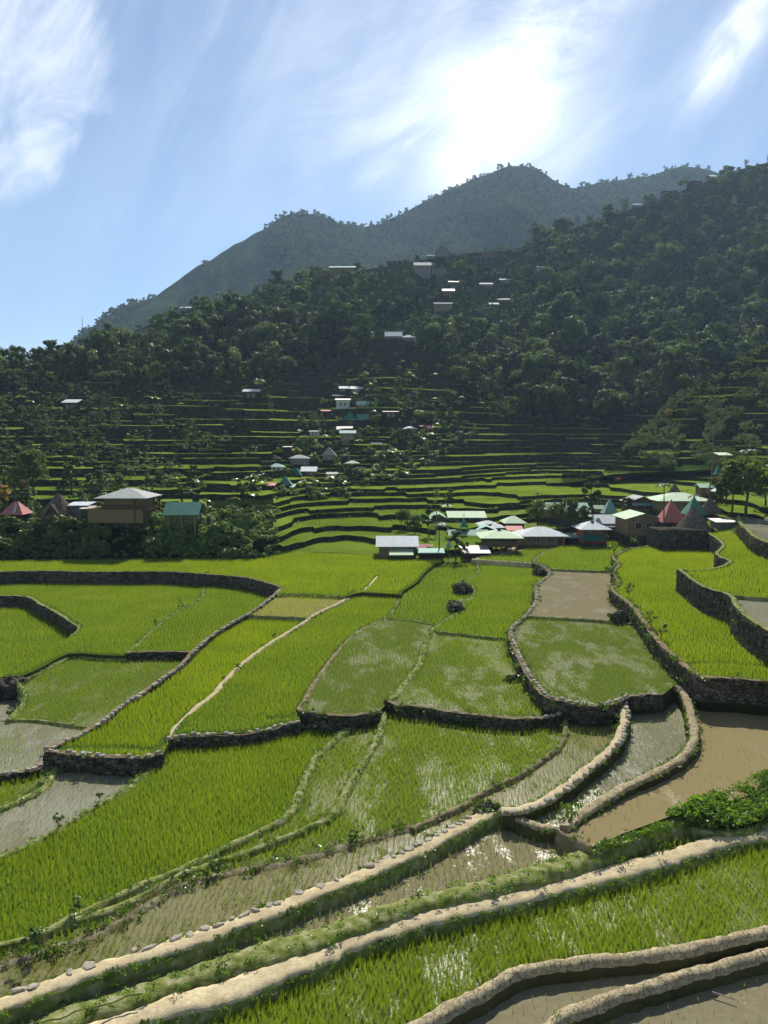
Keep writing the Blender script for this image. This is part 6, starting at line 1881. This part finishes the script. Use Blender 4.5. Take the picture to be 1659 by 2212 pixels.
spur = hill_pts(60000, f_spur, SPUR, (1330, 1800), (720, 1060))
scatter('undergrowth', [(g.x, g.y, g.z + random.uniform(.3, 1.5), s) for x, y, g, s in spur], bshrubs, 'yellow green bushes covering the spur on the right')
scatter('undergrowth', [(g.x, g.y, g.z + .2, random.uniform(.22, .5)) for x, y, g, s in spur if random.random() < .006], [CR[i][0] for i in (0, 4, 5, 2)], 'small trees and tall bushes standing out on the right spur')
ban = hill_pts(900, lambda x, y: 1.0 if (in_poly(KNOLL, x, y) and not clear_at(x, y)) or (x < 620 and 830 < y < 900) or (180 < x < 620 and 1040 < y < 1100) else 0)
ban = ban[:70]
for x, y, g, s in ban:
    lab = 'banana plant with broad drooping leaves on the ' + ('knoll' if x > 620 else ('upper left terraces' if y < 950 else 'lower left slope'))
    o = bpy.data.objects.new('banana_plant', bananas[random.randrange(2)].data); COL.objects.link(o)
    o.location = g; s = random.uniform(.9, 1.5); o.scale = (s, s, s); o.rotation_euler = (0, 0, random.uniform(0, 6.28))
    tag(o, lab, 'banana plant', 'banana plants on the ' + ('knoll' if x > 620 else ('upper left terraces' if y < 950 else 'lower left slope')))
# green mound of bushes at the lower right
md = []
ea, eb = G('F 640,945', -17.9)[0], G('F 1085,800', -17.9)[0]
for k in range(130):
    q = ea.lerp(eb, k / 129); md.append((q.x + random.gauss(0, .10), q.y + random.gauss(0, .16) - .1, -18.0 + random.uniform(0, .12), random.uniform(.12, .26)))
P0 = G("F 1060,800 1250,740 1400,640 1500,600 1659,540 1900,460 1950,640 1659,790 1500,830 1300,830", -18.3)
xs, ys = [p.x for p in P0], [p.y for p in P0]
for _ in range(3200):
    x, y = random.uniform(min(xs), max(xs)), random.uniform(min(ys), max(ys))
    if inside(P0, np.array([x]), np.array([y]))[0]:
        v = noise.noise(Vector((x * .6, y * .6, 3)))
        md.append((x, y, -18.15 + max(0, v) * .5, random.uniform(.18, .42) * (1 + max(0, v))))
scatter('clover', md, WP[1] + WP[0][:1], 'bright green bushy mound at the right edge', tilt=.4)
scatter('weeds', extra_weeds, WP[0], 'weeds growing around the rock lumps', tilt=.5)
# the mountains' trees
mt = []
for _ in range(19000):
    i = random.randrange(nx); j = random.randrange(m - 3); a, b2 = random.random(), random.random()
    i2 = min(i + 1, nx - 1)
    p = MV[i, j] * (1 - a) * (1 - b2) + MV[i2, j] * a * (1 - b2) + MV[i, j + 1] * (1 - a) * b2 + MV[i2, j + 1] * a * b2
    v = noise.fractal(Vector((p[0] / 130, p[1] / 170, p[2] / 160)), .8, 2, 4)
    lm = -.62 if p[0] > -150 else -.10
    top = j > m - 14
    if v < lm and not (top and p[0] > -180): continue
    mt.append((p[0], p[1], p[2] - 1, random.uniform(.6, 1.5)))
scatter('forest', mt, mtrees, 'forest on the mountains behind the village')

# ------------------------------------------------------------ air
hz = MB(); hz.box(-2600, 2600, -60, 2600, -22.4, 700)
m_, ns, ls = newmat('air')
pv = N(ns, 'ShaderNodeVolumePrincipled'); pv.inputs['Color'].default_value = (.50, .72, 1.0, 1); pv.inputs['Density'].default_value = .000105; pv.inputs['Anisotropy'].default_value = .3
o_ = ns.new('ShaderNodeOutputMaterial'); ls.new(pv.outputs[0], o_.inputs['Volume'])
tag(hz.build('haze', m_), kind='stuff')
